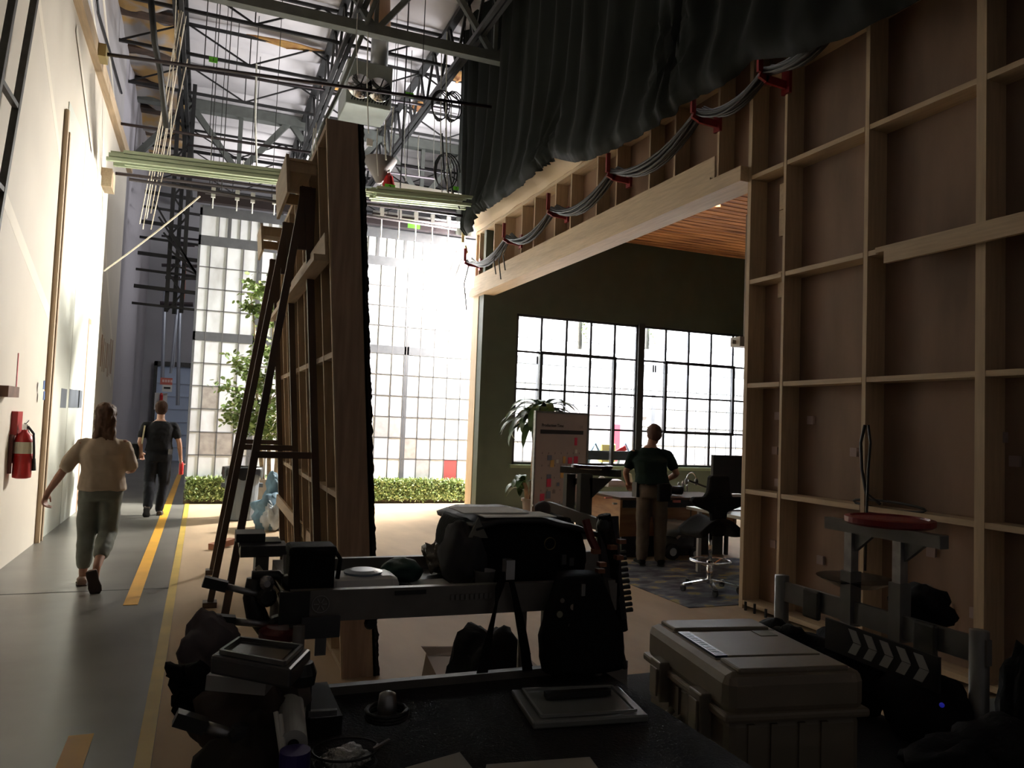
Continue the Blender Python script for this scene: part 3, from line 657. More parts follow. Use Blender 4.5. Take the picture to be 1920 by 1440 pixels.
# ================================================================ things on the left wall
p = at(40, 850, X=-1.66)
t = thing('fire_extinguisher', 'red fire extinguisher hung on the cream wall at far left', 'fire extinguisher', (-1.66, p.y, p.z - .28))
c0 = Vector((-1.645, p.y, p.z)); 
MB().lathe([(.05, -.25), (.082, -.24), (.085, -.2), (.085, .12), (.07, .18), (.03, .215), (.025, .24)], c0, 22).obj('cylinder', RED, t, smooth=True)
MB().lathe([(.0862, .0), (.0862, .115)], c0, 22).obj('paper_label', M('label_cream', (.75, .72, .55), .5), t)
MB().box(c0.x - .02, c0.x + .02, c0.y - .025, c0.y + .025, c0.z + .235, c0.z + .29).obj('valve', CHR, t)
MB().bar(c0 + Vector((0, 0, .29)), c0 + Vector((.0, .20, .19)), .02, .02).bar(c0 + Vector((0, 0, .30)), c0 + Vector((0, .12, .33)), .02, .015).obj('handle', CHR, t)
MB().tube([c0 + Vector((.03, -.02, .27)), c0 + Vector((.09, -.05, .2)), c0 + Vector((.10, -.03, 0)), c0 + Vector((.098, .0, -.1))], .012, 7).obj('hose', BLK, t, smooth=True)
m = MB().tube([c0 + Vector((.098, 0, -.05)), c0 + Vector((.10, .01, -.17))], [.014, .022], 8).obj('nozzle', BLK, t)
MB().box(-1.755, -1.73, c0.y - .05, c0.y + .05, c0.z - .1, c0.z + .26).obj('wall_bracket', RED, t)
p = at(25, 790, X=-1.74)
tag(MB().box(-1.755, -1.70, p.y - .02, p.y + .20, p.z - .14, p.z + .10).obj('red_alarm_box', RED), 'small red box on the wall left of the fire extinguisher', 'box')
p = at(16, 885, X=-1.74); q = at(23, 815, X=-1.74)
tag(MB().bar(at(17, 888, X=-1.735), at(22, 815, X=-1.735), .03, .03).obj('dark_strip', M('dark_red_brown', (.16, .05, .045), .6)), 'dark red vertical bar hanging below the small red box', 'bar')
p = at(12, 734, X=-1.70); tag(MB().box(-1.755, -1.64, p.y - .22, p.y + .22, p.z - .05, p.z + .05).obj('wood_block', M('brown_wood', (.20, .10, .06), .6, var=.3)), 'brown wooden block sticking out of the cream wall above the fire extinguisher', 'block')
tag(MB().bar(at(35, 662, X=-1.75), at(30, 738, X=-1.75), .004, .025, (0, 1, 0)).obj('red_tape_strip', M('pink_red_tape', (.72, .18, .20), .6)), 'thin vertical strip of red tape on the cream wall', 'tape')
for (px, yy) in ((84, 722), (84, 742)):
    q = at(px, yy, X=-1.69); tag(MB().box(-1.70, -1.694, q.y - .04, q.y + .03, q.z - .05, q.z + .05).obj('blue_tape', M('blue_tape', (.10, .18, .42), .6)), {722: 'upper', 742: 'lower'}[yy] + ' scrap of blue tape stuck on the wooden seam of the cream wall', 'tape', 'blue tape scraps on the wall seam')
GT = M('grey_vent', (.14, .16, .19), .6)
for i, (x0, x1) in enumerate(((116, 124), (131, 140), (142, 148), (148.5, 153))):
    a = at(x0, 728 + i * 1.2, X=-1.738); b = at(x1, 765, X=-1.738)
    t = tag(MB().box(-1.743, -1.740, a.y, b.y, b.z, a.z).obj('wall_notice', GT), ('leftmost', 'second', 'third', 'rightmost')[i] + ' of the four small dark rectangles mounted on the pale wall panel', 'notice')
# far corridor things: pipes, sign
FX = M('galvanised', (.35, .37, .42), .4, metal=.6)
Yf = 24.0
for (a, b, r, l) in (((331, 590), (320, 700), .035, 'slanting galvanised pipe at the corridor end'), ((340, 480), (333, 760), .05, 'dark upright pipe at the corridor end'), ((310, 540), (304, 720), .05, 'pale upright pipe beside the far wall corner'), ((336, 540), (325, 690), .03, 'second slanting galvanised pipe at the corridor end')):
    tag(MB().tube([at(*a, Y=Yf), at(*b, Y=Yf)], r, 8).obj('far_pipe', FX), l, 'pipe')
tag(MB().tube([at(345, 490, Y=Yf), at(341, 560, Y=Yf)], .07, 8).obj('orange_pipe', M('orange_pipe', (.50, .13, .05), .5)), 'short orange pipe section high at the corridor end', 'pipe')
for yy, xa, xb in ((458, 318, 365), (497, 303, 370), (520, 310, 368), (569, 300, 362)):
    tag(MB().tube([at(xa, yy, Y=Yf), at(xb, yy + 2, Y=Yf)], .05 + .02 * (yy == 569), 7).obj('far_cross_pipe', PIP), {458: 'topmost', 497: 'second highest', 520: 'third highest', 569: 'lowest and thickest'}[yy] + ' dark pipe crossing the gap at the corridor end', 'pipe', 'dark pipes crossing the corridor end')
a = at(301, 708, Y=23.5); b = at(322, 735, Y=23.5)
t = thing('danger_sign', 'small red and white sign above the man in the black shirt', 'sign', (a.x, 23.5, b.z))
mid = a.z + (b.z - a.z) * .5
MB().box(a.x, b.x, 23.48, 23.5, mid, a.z).obj('red_panel', M('sign_red', (.62, .16, .12), .5), t)
MB().box(a.x + .06, b.x, 23.48, 23.5, b.z, mid).obj('white_panel', PAPER, t)
m = MB()
for k in range(4): m.box(a.x + .05 + k * .07, a.x + .10 + k * .07, 23.475, 23.48, mid + .07, a.z - .05)
m.obj('lettering', M('sign_pink', (.8, .55, .5), .5), t)
MB().box(a.x + .10, b.x - .04, 23.475, 23.48, b.z + .08, mid - .06).obj('dark_lettering', BLK, t)
p = at(302, 750, Y=23.5); tag(MB().lathe([(.045, -.05), (.045, .14), (.02, .2)], p, 12).obj('far_extinguisher', RED), 'tiny red fire extinguisher below the far sign', 'fire extinguisher')
q = at(305, 745, Y=23.6); tag(MB().box(q.x - .2, q.x + .12, 23.55, 23.6, q.z - .35, q.z + .12).obj('white_cabinet', WHITEP), 'white wall plate behind the far fire extinguisher', 'panel')

# ================================================================ bin, tree, blue bundle
BINM = M('grey_bin', (.16, .19, .22), .5)
p = at(437, 985, Z=0); t = thing('trash_bin', 'grey wheeled-style trash bin with black liner beside the tree planter', 'bin', (.62, 12.5, .006))
c0 = Vector((.62, 12.5, .006))
MB().lathe([(.20, 0), (.22, .02), (.26, .72), (.275, .72), (.275, .78), (.25, .78), (.24, .70)], c0, 26).obj('body', BINM, t, smooth=False)
def liner(u, v):
    a = 2 * PI * u; r = .285 + .012 * math.sin(9 * a) + .012 * noise.noise((a * 3, v * 4, 0)); prof = [(0.93, .70), (.96, .80), (1.02, .80), (1.05, .66 + .05 * math.sin(5 * a))]
    k = min(3, int(v * 3.001)); fr = v * 3 - k if k < 3 else 0; p0 = prof[k]; p1_ = prof[min(3, k + 1)]
    rr = r * (p0[0] + (p1_[0] - p0[0]) * fr); return c0 + Vector((rr * math.cos(a), rr * math.sin(a), p0[1] + (p1_[1] - p0[1]) * fr))
MB().grid(liner, 48, 9).obj('liner', M('bin_bag', (.012, .012, .014), .3), t, smooth=True)
for sx in (-1, 1): MB().box(c0.x + sx * .27 - .03, c0.x + sx * .27 + .03, c0.y - .05, c0.y + .05, .5, .56).obj('handle', BINM, t)
PL = thing('potted_tree', 'slim green leafy tree in a tan planter before the backdrop', 'tree', (1.04, 13.0, .006))
PB = Vector((1.04, 13.0, .006))
MB().lathe([(.19, 0), (.23, .55), (.24, .55), (.24, .58), (.21, .58), (.20, .52)], PB, 4).obj('planter', M('tan_planter', (.40, .33, .25), .7, var=.2), PL)
BARK = M('pale_bark', (.42, .33, .22), .8, var=.4, scale=14, bump=.3)
tr = MB(); rnd = random.Random(4); tips = []
for (dx, lean) in ((0, -.02), (.06, .05), (-.05, -.10)):
    pts = [PB + Vector((dx + lean * z + .02 * math.sin(z * 3), .02 * math.cos(z * 4 + dx * 9), z)) for z in (.5, 1, 1.6, 2.3, 3.0, 3.5)]
    tr.tube(pts, [.035, .03, .026, .02, .014, .008], 7)
def inbranch(t_): return PB + Vector((0, 0, t_))
for k in range(52):
    z = rnd.uniform(1.15, 3.55); base = PB + Vector((rnd.uniform(-.1, .05), 0, z)); 
    L = (.95 - .18 * abs(z - 2.1)) * rnd.uniform(.5, 1.0); a = rnd.uniform(0, 2 * PI); dirn = Vector((math.cos(a) * 1.0 - .12, math.sin(a) * .7, .35)).normalized()
    tip = base + dirn * L + Vector((0, 0, rnd.uniform(-.1, .25)))
    tr.tube([base, base.lerp(tip, .5) + Vector((0, 0, .06)), tip], [.010, .006, .003], 5); tips.append((base, tip))
tr.obj('trunk', BARK, PL, smooth=True)
LG = [M('tree_leaf', (.17, .27, .06), .5, var=.3, scale=5), M('tree_leaf_light', (.32, .43, .14), .5, var=.3, scale=5)]
for q, mat in enumerate(LG):
    m = MB()
    for (b0, t0) in tips:
        for _ in range(32):
            k = rnd.uniform(.25, 1.05); p = b0.lerp(t0, k) + Vector((rnd.gauss(0, .06), rnd.gauss(0, .06), rnd.gauss(0, .06)))
            d_ = Vector((rnd.uniform(-1, 1), rnd.uniform(-1, 1), rnd.uniform(-.9, .4))).normalized(); s_ = d_.cross(Vector((rnd.uniform(-1, 1), rnd.uniform(-1, 1), rnd.uniform(.2, 1)))).normalized(); L = rnd.uniform(.07, .125)
            m.add([p, p + d_ * L * .35 + s_ * L * .26, p + d_ * L * .75 + s_ * L * .2, p + d_ * L, p + d_ * L * .75 - s_ * L * .2, p + d_ * L * .35 - s_ * L * .26], [(0, 1, 2, 3, 4, 5)])
    m.obj('foliage', mat, PL)
BLU = M('blue_cloth', (.14, .26, .36), .7, var=.35, scale=6, bump=.4)
def lump(name, c, r, mat, par, seed, amp=.3, n=30, m_=18, flat=True):
    def fn(u, v):
        a = 2 * PI * u; ph = PI * v; d_ = Vector((math.sin(ph) * math.cos(a), math.sin(ph) * math.sin(a), math.cos(ph)))
        k = 1 + amp * noise.noise(d_ * 1.7 + Vector((seed, 0, 0))) + amp * .35 * noise.noise(d_ * 5 + Vector((0, seed, 0)))
        p = Vector(c) + Vector((d_.x * r[0] * k, d_.y * r[1] * k, d_.z * r[2] * k))
        if flat: p.z = max(p.z, c[2] - r[2] * .8)
        return p
    return MB().grid(fn, n, m_).obj(name, mat, par, smooth=True)
t = thing('cloth_bundle', 'crumpled blue cloth bundle with clear plastic beside the planter', 'cloth', (.95, 11.5, .006))
lump('cloth', (.98, 11.5, .22), (.30, .3, .27), BLU, t, 3, .5); lump('cloth_fold', (1.05, 11.6, .45), (.17, .15, .33), BLU, t, 9, .5)
lump('clear_plastic', (.98, 11.2, .18), (.12, .08, .20), M('clear_plastic', (.55, .62, .68), .15, var=.3), t, 5, .7)
p = at(417, 1024, Z=.04); tag(MB().bar(p + Vector((-.12, -.05, .0)), p + Vector((.12, .2, .03)), .10, .07).obj('brick_block', M('brick_brown', (.34, .15, .09), .8)), 'reddish-brown block lying on the floor between the jack feet', 'block')
# ================================================================ people
def shells(name, parts, vox, mat, parent, smooth_it=6, noise_amp=0, nscale=10):
    "parts: closed overlapping shells in one MB -> one continuous surface"
    me = bpy.data.meshes.new(name); me.from_pydata(parts.v, [], parts.f)
    bm = bmesh.new(); bm.from_mesh(me); bmesh.ops.recalc_face_normals(bm, faces=bm.faces); bm.to_mesh(me); bm.free()
    o = bpy.data.objects.new(name, me); COL.objects.link(o)
    r = o.modifiers.new('r', 'REMESH'); r.mode = 'VOXEL'; r.voxel_size = vox
    s = o.modifiers.new('s', 'SMOOTH'); s.iterations = smooth_it; s.factor = .5
    dg = bpy.context.evaluated_depsgraph_get(); m2 = bpy.data.meshes.new_from_object(o.evaluated_get(dg)); bpy.data.objects.remove(o)
    if noise_amp:
        for v in m2.vertices:
            p = v.co; n_ = noise.noise(Vector((p.x * nscale, p.y * nscale, p.z * nscale * .5))) + .5 * noise.noise(p * nscale * 2.3); v.co = p + v.normal * n_ * noise_amp
    m2.materials.clear(); m2.materials.append(mat); m2.polygons.foreach_set('use_smooth', [True] * len(m2.polygons))
    o = bpy.data.objects.new(name, m2); COL.objects.link(o); o.parent = parent; return o
def limb(mb, pts, n=14):
    "pts: [(point, r)] rounded tapering limb, densely resampled"
    P, R = [], []
    for i in range(len(pts) - 1):
        (a, ra), (b, rb) = pts[i], pts[i + 1]
        for k in range(4): P.append(Vector(a).lerp(Vector(b), k / 4)); R.append(ra + (rb - ra) * k / 4)
    P.append(Vector(pts[-1][0])); R.append(pts[-1][1])
    d0 = (P[0] - P[1]).normalized(); d1 = (P[-1] - P[-2]).normalized()
    P = [P[0] + d0 * R[0] * .9, P[0] + d0 * R[0] * .6] + P + [P[-1] + d1 * R[-1] * .6, P[-1] + d1 * R[-1] * .9]
    R = [R[0] * .4, R[0] * .8] + R + [R[-1] * .8, R[-1] * .4]
    mb.tube(P, R, n)
def torso(mb, rings, n=22):
    "rings: [(x, y, z, rx, ry)]"
    out = []
    for i in range(len(rings) - 1):
        for k in range(3):
            t = k / 3; t = t * t * (3 - 2 * t); out.append([a + (b - a) * t for a, b in zip(rings[i], rings[i + 1])])
    out.append(list(rings[-1])); base = len(mb.v)
    for x, y, z, rx, ry in out:
        for j in range(n):
            a = 2 * PI * j / n; ca, sa = math.cos(a), math.sin(a); e = .8
            mb.v.append((x + rx * math.copysign(abs(ca) ** e, ca), y + ry * math.copysign(abs(sa) ** e, sa), z))
    for i in range(len(out) - 1):
        for j in range(n):
            a = base + i * n + j; b = base + i * n + (j + 1) % n; mb.f.append((a, b, b + n, a + n))
    mb.f.append(tuple(base + j for j in reversed(range(n)))); mb.f.append(tuple(base + (len(out) - 1) * n + j for j in range(n)))
def hand(mb, wrist, fwd, side, curl=.35, s=1.0):
    "palm, four fingers and a thumb; fwd = along fingers, side = thumb direction, palm normal = fwd x side"
    w, f, d = Vector(wrist), Vector(fwd).normalized(), Vector(side); d = (d - f * d.dot(f)).normalized(); nrm = f.cross(d)
    limb(mb, [(w, .026 * s), (w + f * .04 * s, .026 * s)], 10)
    for k in range(4):
        o = d * (.028 - .019 * k) * s; L = (.075, .085, .078, .06)[k] * s
        limb(mb, [(w + f * .03 * s + o * .8, .0125 * s), (w + f * .085 * s + o, .0105 * s)], 8)
        a = w + f * .085 * s + o; b = a + (f * math.cos(curl) + nrm * math.sin(curl)) * L * .5; c = b + (f * math.cos(curl * 2.3) + nrm * math.sin(curl * 2.3)) * L * .5
        limb(mb, [(a, .0098 * s), (b, .0090 * s), (c, .0076 * s)], 8)
    a = w + f * .025 * s + d * .024 * s; b = a + (f * .7 + d * .7).normalized() * .042 * s + nrm * .008 * s; c = b + (f * .95 + d * .25 + nrm * .3).normalized() * .034 * s
    limb(mb, [(a, .0135 * s), (b, .0108 * s), (c, .0088 * s)], 8)
def head(mb, c, tilt=0, s=1.0):
    "skull, jaw, nose, ears, brow; faces +Y"
    c = Vector(c); R_ = Matrix.Rotation(-tilt, 3, 'X'); T = lambda v: c + R_ @ (Vector(v) * s)
    t = MB(); t.ell((0, -.01, .02), (.077, .096, .10)); t.ell((0, .02, -.05), (.058, .07, .068)); t.ell((0, .088, -.09), (.025, .02, .02))
    for q in (-1, 1):
        t.ell((q * .078, -.005, -.01), (.012, .022, .032), 10, 6); t.ell((q * .031, .078, .005), (.019, .014, .012), 8, 6); t.ell((q * .035, .07, -.035), (.026, .022, .02), 8, 6)
    t.ell((0, .088, .025), (.05, .012, .012), 8, 6)
    t.tube([(0, .088, .015), (0, .106, -.018), (0, .112, -.03), (0, .096, -.04)], [.009, .012, .014, .009], 8)
    t.ell((0, .092, -.063), (.024, .010, .006), 8, 5); t.ell((0, .091, -.073), (.020, .010, .007), 8, 5)
    mb.add([T(v) for v in t.v], t.f); return T
def eyes(T, par):
    for q in (-1, 1):
        m = MB(); m.ell((0, 0, 0), (.0115, .0115, .0115), 12, 8); c = T((q * .031, .085, .005)); m.v = [tuple(Vector(v) + c) for v in m.v]
        e = m.obj('eye', M('eye_white', (.75, .73, .7), .2), par, smooth=True, world=False)
        m = MB(); c2 = T((q * .031, .0935, .005)); m.ell(tuple(c2), (.0052, .0042, .0052), 10, 6); m.obj('iris', M('iris', (.08, .045, .02), .2), e, smooth=True, world=False)
def shoe(mb, heel, toe, w=.045, h=.075, up=(0, 0, 1)):
    a, b = Vector(heel), Vector(toe); d = (b - a); u = Vector(up); u = (u - d.normalized() * u.dot(d.normalized())).normalized(); r = d.normalized().cross(u)
    base = len(mb.v); n = 12; st = [(0, .8, .7, .0), (.04, .95, .9, 0), (.2, 1, 1.15, 0), (.45, .92, 1.0, 0), (.7, 1.12, .72, 0), (.9, 1.0, .55, 0), (1.0, .6, .38, 0)]
    for t, kw, kh, _ in st:
        for j in range(n):
            an = 2 * PI * j / n; hh = h * kh; p = a + d * t + r * math.cos(an) * w * kw + u * (hh / 2 + hh / 2 * math.copysign(abs(math.sin(an)) ** .6, math.sin(an)))
            mb.v.append(tuple(p))
    for i in range(len(st) - 1):
        for j in range(n):
            x = base + i * n + j; y = base + i * n + (j + 1) % n; mb.f.append((x, y, y + n, x + n))
    mb.f.append(tuple(base + j for j in reversed(range(n)))); mb.f.append(tuple(base + (len(st) - 1) * n + j for j in range(n)))

def person(lab, loc, rz, J, mats, sc=1.0):
    """J: joints in local metres, person faces +Y.  mats: shirt, trousers, hair, shoe"""
    t = thing('person', lab, 'person', (0, 0, 0))
    V = Vector; pel, chest, neck, hd = V(J['pelvis']), V(J['chest']), V(J['neck']), V(J['head']); sw, hw = J['sw'], J['hw']; dp = J.get('depth', .115)
    arms = J['arms']; legs = J['legs']
    b = MB()
    mid = pel.lerp(chest, .5)
    rings = lambda g: [(pel.x, pel.y, pel.z - .10, hw * .8 + g, dp * .85 + g), (pel.x, pel.y, pel.z, hw + g, dp * 1.08 + g), (mid.x, mid.y, mid.z, hw * .88 + g, dp * .95 + g),
                       (chest.x, chest.y, chest.z, sw * .82 + g * .6, dp * 1.1 + g * .6), (neck.x, neck.y - .01, neck.z - .13, sw * .84 + g * .4, dp * .95 + g * .4), (neck.x, neck.y - .01, neck.z - .07, sw * .66 + g * .3, dp * .75 + g * .3), (neck.x, neck.y - .01, neck.z - .025, sw * .40 + g * .3, dp * .58 + g * .3)]
    torso(b, rings(0) + [(neck.x, neck.y, neck.z, .062, .062)])
    limb(b, [(neck - V((0, .01, .05)), .062), (neck.lerp(hd, .55), .055)])
    T = head(b, hd, J.get('tilt', 0))
    for a in arms:
        sh, el, wr = V(a['s']) - V((0, 0, .03)), V(a['e']), V(a['w'])
        limb(b, [(sh, .050), (sh.lerp(el, .5), .045), (el, .037), (el.lerp(wr, .3), .038), (wr, .026)]); hand(b, wr, a['f'], a['d'], a.get('curl', .5), 1.05)
    for l in legs:
        h_, k, an = V(l['h']), V(l['k']), V(l['a'])
        limb(b, [(h_, .082), (h_.lerp(k, .5), .07), (k, .052), (k.lerp(an, .35), .053), (an, .034)]); limb(b, [(an, .033), (V(l['toe']).lerp(V(l['heel']), .4) + V(l.get('up', (0, 0, 1))) * .03, .03)])
    body = shells('body', b, .0075, mats.get('skin', SKIN), t, 4)
    eyes(T, t)
    # shirt
    s = MB(); hem = J['hem']; rr = rings(.034); rr = [(pel.x, pel.y, hem, hw * 1.03 + .035, dp * 1.12 + .032)] + [r for r in rr if r[2] > hem + .06]
    torso(s, rr)
    for a in arms:
        sh, el = V(a['s']) - V((0, 0, .035)), V(a['e']); e2 = sh.lerp(el, J.get('sleeve', .62)); limb(s, [(V((chest.x, sh.y, sh.z - .01)).lerp(sh, .7), .062), (sh, .060), (sh.lerp(e2, .5), .062), (e2, .066 if J.get('long') else .062)])
    shells('shirt', s, .011, mats['shirt'], t, 5, .013, 9)
    # trousers
    q = MB(); torso(q, [(pel.x, pel.y, pel.z - .13, hw * .95 + .012, dp + .015), (pel.x, pel.y, pel.z - .02, hw + .016, dp * 1.12 + .016), (mid.x, mid.y, min(mid.z, hem + .08), hw * .92 + .01, dp + .008)])
    for l in legs:
        h_, k, an = V(l['h']), V(l['k']), V(l['a']); e = k.lerp(an, l.get('len', .95)); limb(q, [(h_, .105), (h_.lerp(k, .5), .094), (k, .080), (k.lerp(e, .5), .077), (e, .066)])
    shells('trousers', q, .012, mats['trousers'], t, 5, .011, 9)
    for l in legs:
        m = MB(); shoe(m, l['heel'], l['toe'], up=l.get('up', (0, 0, 1))); so = m.obj('shoe', mats['shoe'], t, smooth=True, sub=1, world=False)
        he, to = V(l['heel']), V(l['toe']); u = V(l.get('up', (0, 0, 1))).normalized(); m = MB(); shoe(m, he - u * .006, to - u * .006 + (to - he).normalized() * .006, w=.048, h=.02, up=u)
        m.obj('sole', mats.get('sole', BLK), so, smooth=True, world=False)
    # hair
    h = MB(); c = hd; tl = J.get('tilt', 0); R_ = Matrix.Rotation(-tl, 3, 'X')
    TT = lambda v: c + R_ @ V(v)
    hm = MB(); hm.ell((0, -.022, .035), (.093, .103, .102))
    if J.get('long'):
        hm.ell((0, -.07, -.06), (.095, .055, .12)); hm.ell((-.045, -.085, -.17), (.05, .04, .09)); hm.ell((.05, -.085, -.16), (.05, .04, .10)); hm.ell((0, -.09, -.19), (.06, .035, .07)); hm.ell((.0, -.05, .09), (.05, .05, .04))
    else: hm.ell((0, -.04, -.01), (.089, .080, .088))
    h.add([tuple(TT(v)) for v in hm.v], hm.f)
    # cut the face clear of hair
    ho = shells('hair', h, .009, mats['hair'], t, 2, .010 if J.get('long') else .004, 32)
    for fn in J.get('extra', []): fn(t)
    t.location = loc; t.rotation_euler.z = rz; t.scale = (sc, sc, sc)
    return t
# woman, cream tee, mid-stride, seen from behind
JW = dict(pelvis=(0.01, 0, .90), chest=(0, -.01, 1.19), neck=(0, .0, 1.37), head=(0.0, .03, 1.535), sw=.205, hw=.165, depth=.115, hem=.86, long=1, sleeve=.85,
    arms=[dict(s=(-.17, 0, 1.31), e=(-.30, -.03, 1.05), w=(-.42, .02, .84), f=(-.25, .15, -.9), d=(.4, .8, 0), curl=.7),
          dict(s=(.17, 0, 1.31), e=(.25, .0, 1.06), w=(.22, .24, 1.02), f=(-.3, .9, .1), d=(-.3, 0, .9), curl=.6)],
    legs=[dict(h=(-.085, 0, .84), k=(-.095, .06, .47), a=(-.10, .02, .09), heel=(-.10, -.05, .005), toe=(-.11, .19, .005), len=.72),
          dict(h=(.085, 0, .84), k=(.08, .02, .46), a=(.02, -.32, .22), heel=(-.02, -.40, .20), toe=(.03, -.38, -.0), up=(0, 1, .15), len=.62)])
TEE = M('cream_tee', (.52, .42, .31), .8, var=.1, scale=5)
person('woman with long brown hair, cream tee and cropped grey-green jeans walking away', (-.83, 8.0, .0), math.radians(4), JW,
       dict(shirt=TEE, trousers=M('greygreen_jeans', (.20, .22, .19), .8, var=.2), hair=M('brown_hair', (.13, .06, .03), .6, var=.4, scale=30, stretch=(1, 1, .2)), shoe=M('sandal', (.30, .20, .15), .6), sole=M('brown_sole', (.05, .03, .025), .7)))
JM = dict(pelvis=(0, 0, .96), chest=(0, 0, 1.28), neck=(0, 0, 1.48), head=(0.0, .03, 1.645), sw=.22, hw=.165, depth=.12, hem=.99, sleeve=.62,
    arms=[dict(s=(-.20, 0, 1.42), e=(-.27, -.03, 1.14), w=(-.25, .12, .96), f=(0, .7, -.6), d=(.6, 0, .3), curl=.8),
          dict(s=(.20, 0, 1.42), e=(.285, -.02, 1.13), w=(.32, .04, .88), f=(.05, .1, -.95), d=(-.2, .8, 0), curl=.9)],
    legs=[dict(h=(-.09, 0, .92), k=(-.10, -.02, .50), a=(-.10, -.26, .16), heel=(-.11, -.34, .15), toe=(-.115, -.22, 0), up=(0, .9, .6), len=.98),
          dict(h=(.09, 0, .92), k=(.10, .05, .50), a=(.06, -.0, .09), heel=(.06, -.07, .005), toe=(.08, .20, .005), len=.98)])
P1 = person('man in black tee and dark jeans walking down the corridor with a red bottle', (-.60, 13.15, 0), math.radians(2), JM,
       dict(shirt=M('black_tee', (.012, .012, .014), .85, spec=.1), trousers=M('dark_jeans', (.014, .015, .02), .85, var=.3, spec=.15), hair=M('dark_hair', (.035, .016, .010), .8, spec=.15), shoe=M('dark_shoe', (.05, .035, .03), .6)))
def relw(v): return Vector((-.60, 13.15, 0)) + Vector(v)
b_ = relw((.335, .06, .755)); t = thing('bottle', 'red water bottle held in the walking man\'s right hand', 'bottle', b_)
MB().lathe([(.0, -.13), (.033, -.13), (.036, -.11), (.036, .04), (.018, .07), (.018, .085)], b_, 16).obj('bottle_body', M('red_bottle', (.55, .03, .03), .25), t, smooth=True); MB().lathe([(.02, .085), (.02, .115)], b_, 12).obj('cap', BLK, t)
b_ = relw((-.265, -.02, 1.22)); tag(MB().bar(b_ + Vector((.055, -.09, .16)), b_ + Vector((.03, -.09, -.12)), .02, .06, (0, 1, 0)).obj('folded_paper', M('yellowish_paper', (.62, .60, .42), .8)), 'folded pale yellow paper under the left arm of the man in black', 'paper')
b_ = relw((-.30, .10, .98)); tag(MB().box(b_.x - .10, b_.x + .02, b_.y - .13, b_.y + .15, b_.z - .13, b_.z + .12).obj('black_pouch', BLKF, bevel=.03), 'black pouch carried at the left hip of the walking man', 'pouch')
b_ = relw((.17, -.13, 1.0)); tag(MB().box(b_.x - .03, b_.x + .03, b_.y - .02, b_.y + .02, b_.z - .05, b_.z + .03).obj('key_clip', CHR), 'shiny clip on the belt of the walking man', 'clip')
# man at the desk, leaning forward, seen from behind
JD = dict(pelvis=(0, 0, .93), chest=(-.02, .10, 1.22), neck=(.0, .19, 1.405), head=(.05, .255, 1.53), tilt=.45, sw=.225, hw=.17, depth=.125, hem=.95, sleeve=.62,
    arms=[dict(s=(-.21, .17, 1.33), e=(-.30, .12, 1.07), w=(-.24, .33, .94), f=(.2, .8, -.4), d=(.8, 0, .2), curl=.8),
          dict(s=(.20, .17, 1.34), e=(.31, .12, 1.08), w=(.22, .34, .98), f=(-.3, .8, -.2), d=(-.8, 0, .3), curl=.8)],
    legs=[dict(h=(-.09, 0, .89), k=(-.09, .05, .48), a=(-.10, 0, .09), heel=(-.10, -.07, .012), toe=(-.14, .20, .012), len=.98),
          dict(h=(.09, 0, .89), k=(.11, .05, .48), a=(.11, 0, .09), heel=(.11, -.07, .012), toe=(.17, .19, .012), len=.98)])
PD = person('man in a dark green tee and brown trousers bent over the camera on the desk', (4.98, 7.86, .012), math.radians(-22), JD,
       dict(shirt=M('dark_green_tee', (.014, .026, .022), .85, spec=.1), trousers=M('brown_trousers', (.12, .09, .065), .85, var=.25), hair=M('short_brown_hair', (.09, .04, .025), .7), shoe=BLKF))
Rz = Matrix.Rotation(math.radians(-22), 3, 'Z')
def reld(v): return Vector((4.98, 7.86, .012)) + Rz @ Vector(v)
b_ = reld((.11, -.17, .90)); t = tag(MB().box(b_.x - .09, b_.x + .07, b_.y - .04, b_.y + .03, b_.z - .13, b_.z + .08).obj('tool_pouch', BLKF, bevel=.02), 'black tool pouch on the right hip of the man at the desk', 'pouch')
b_ = reld((-.19, -.02, .93)); tag(MB().box(b_.x - .03, b_.x + .03, b_.y - .05, b_.y + .05, b_.z - .13, b_.z + .04).obj('radio', BLK), 'black radio on the left hip of the man at the desk', 'radio')
# ================================================================ inside the set
t = thing('rug', 'dark blue grey rug with washed ochre and cream patches under the stool', 'rug', (6.5, 6.9, .006))
RUG = M('rug_wool', (.17, .18, .21), .9, col2=(.05, .05, .075), scale=3.2, stretch=(1, 1.6, 1), ramp=(.42, .56))
nt = RUG.node_tree; rp = [n_ for n_ in nt.nodes if n_.type == 'VALTORGB'][0]
e = rp.color_ramp.elements.new(.62); e.color = (.42, .33, .12, 1); e = rp.color_ramp.elements.new(.68); e.color = (.20, .21, .22, 1); e = rp.color_ramp.elements.new(.8); e.color = (.45, .44, .38, 1)
MB().box(4.18, 8.2, 5.93, 8.15, .0065, .0125).obj('pile', RUG, t)
DW = M('desk_veneer', (.34, .17, .07), .4, col2=(.22, .09, .035), scale=3, stretch=(.5, 1, 5))
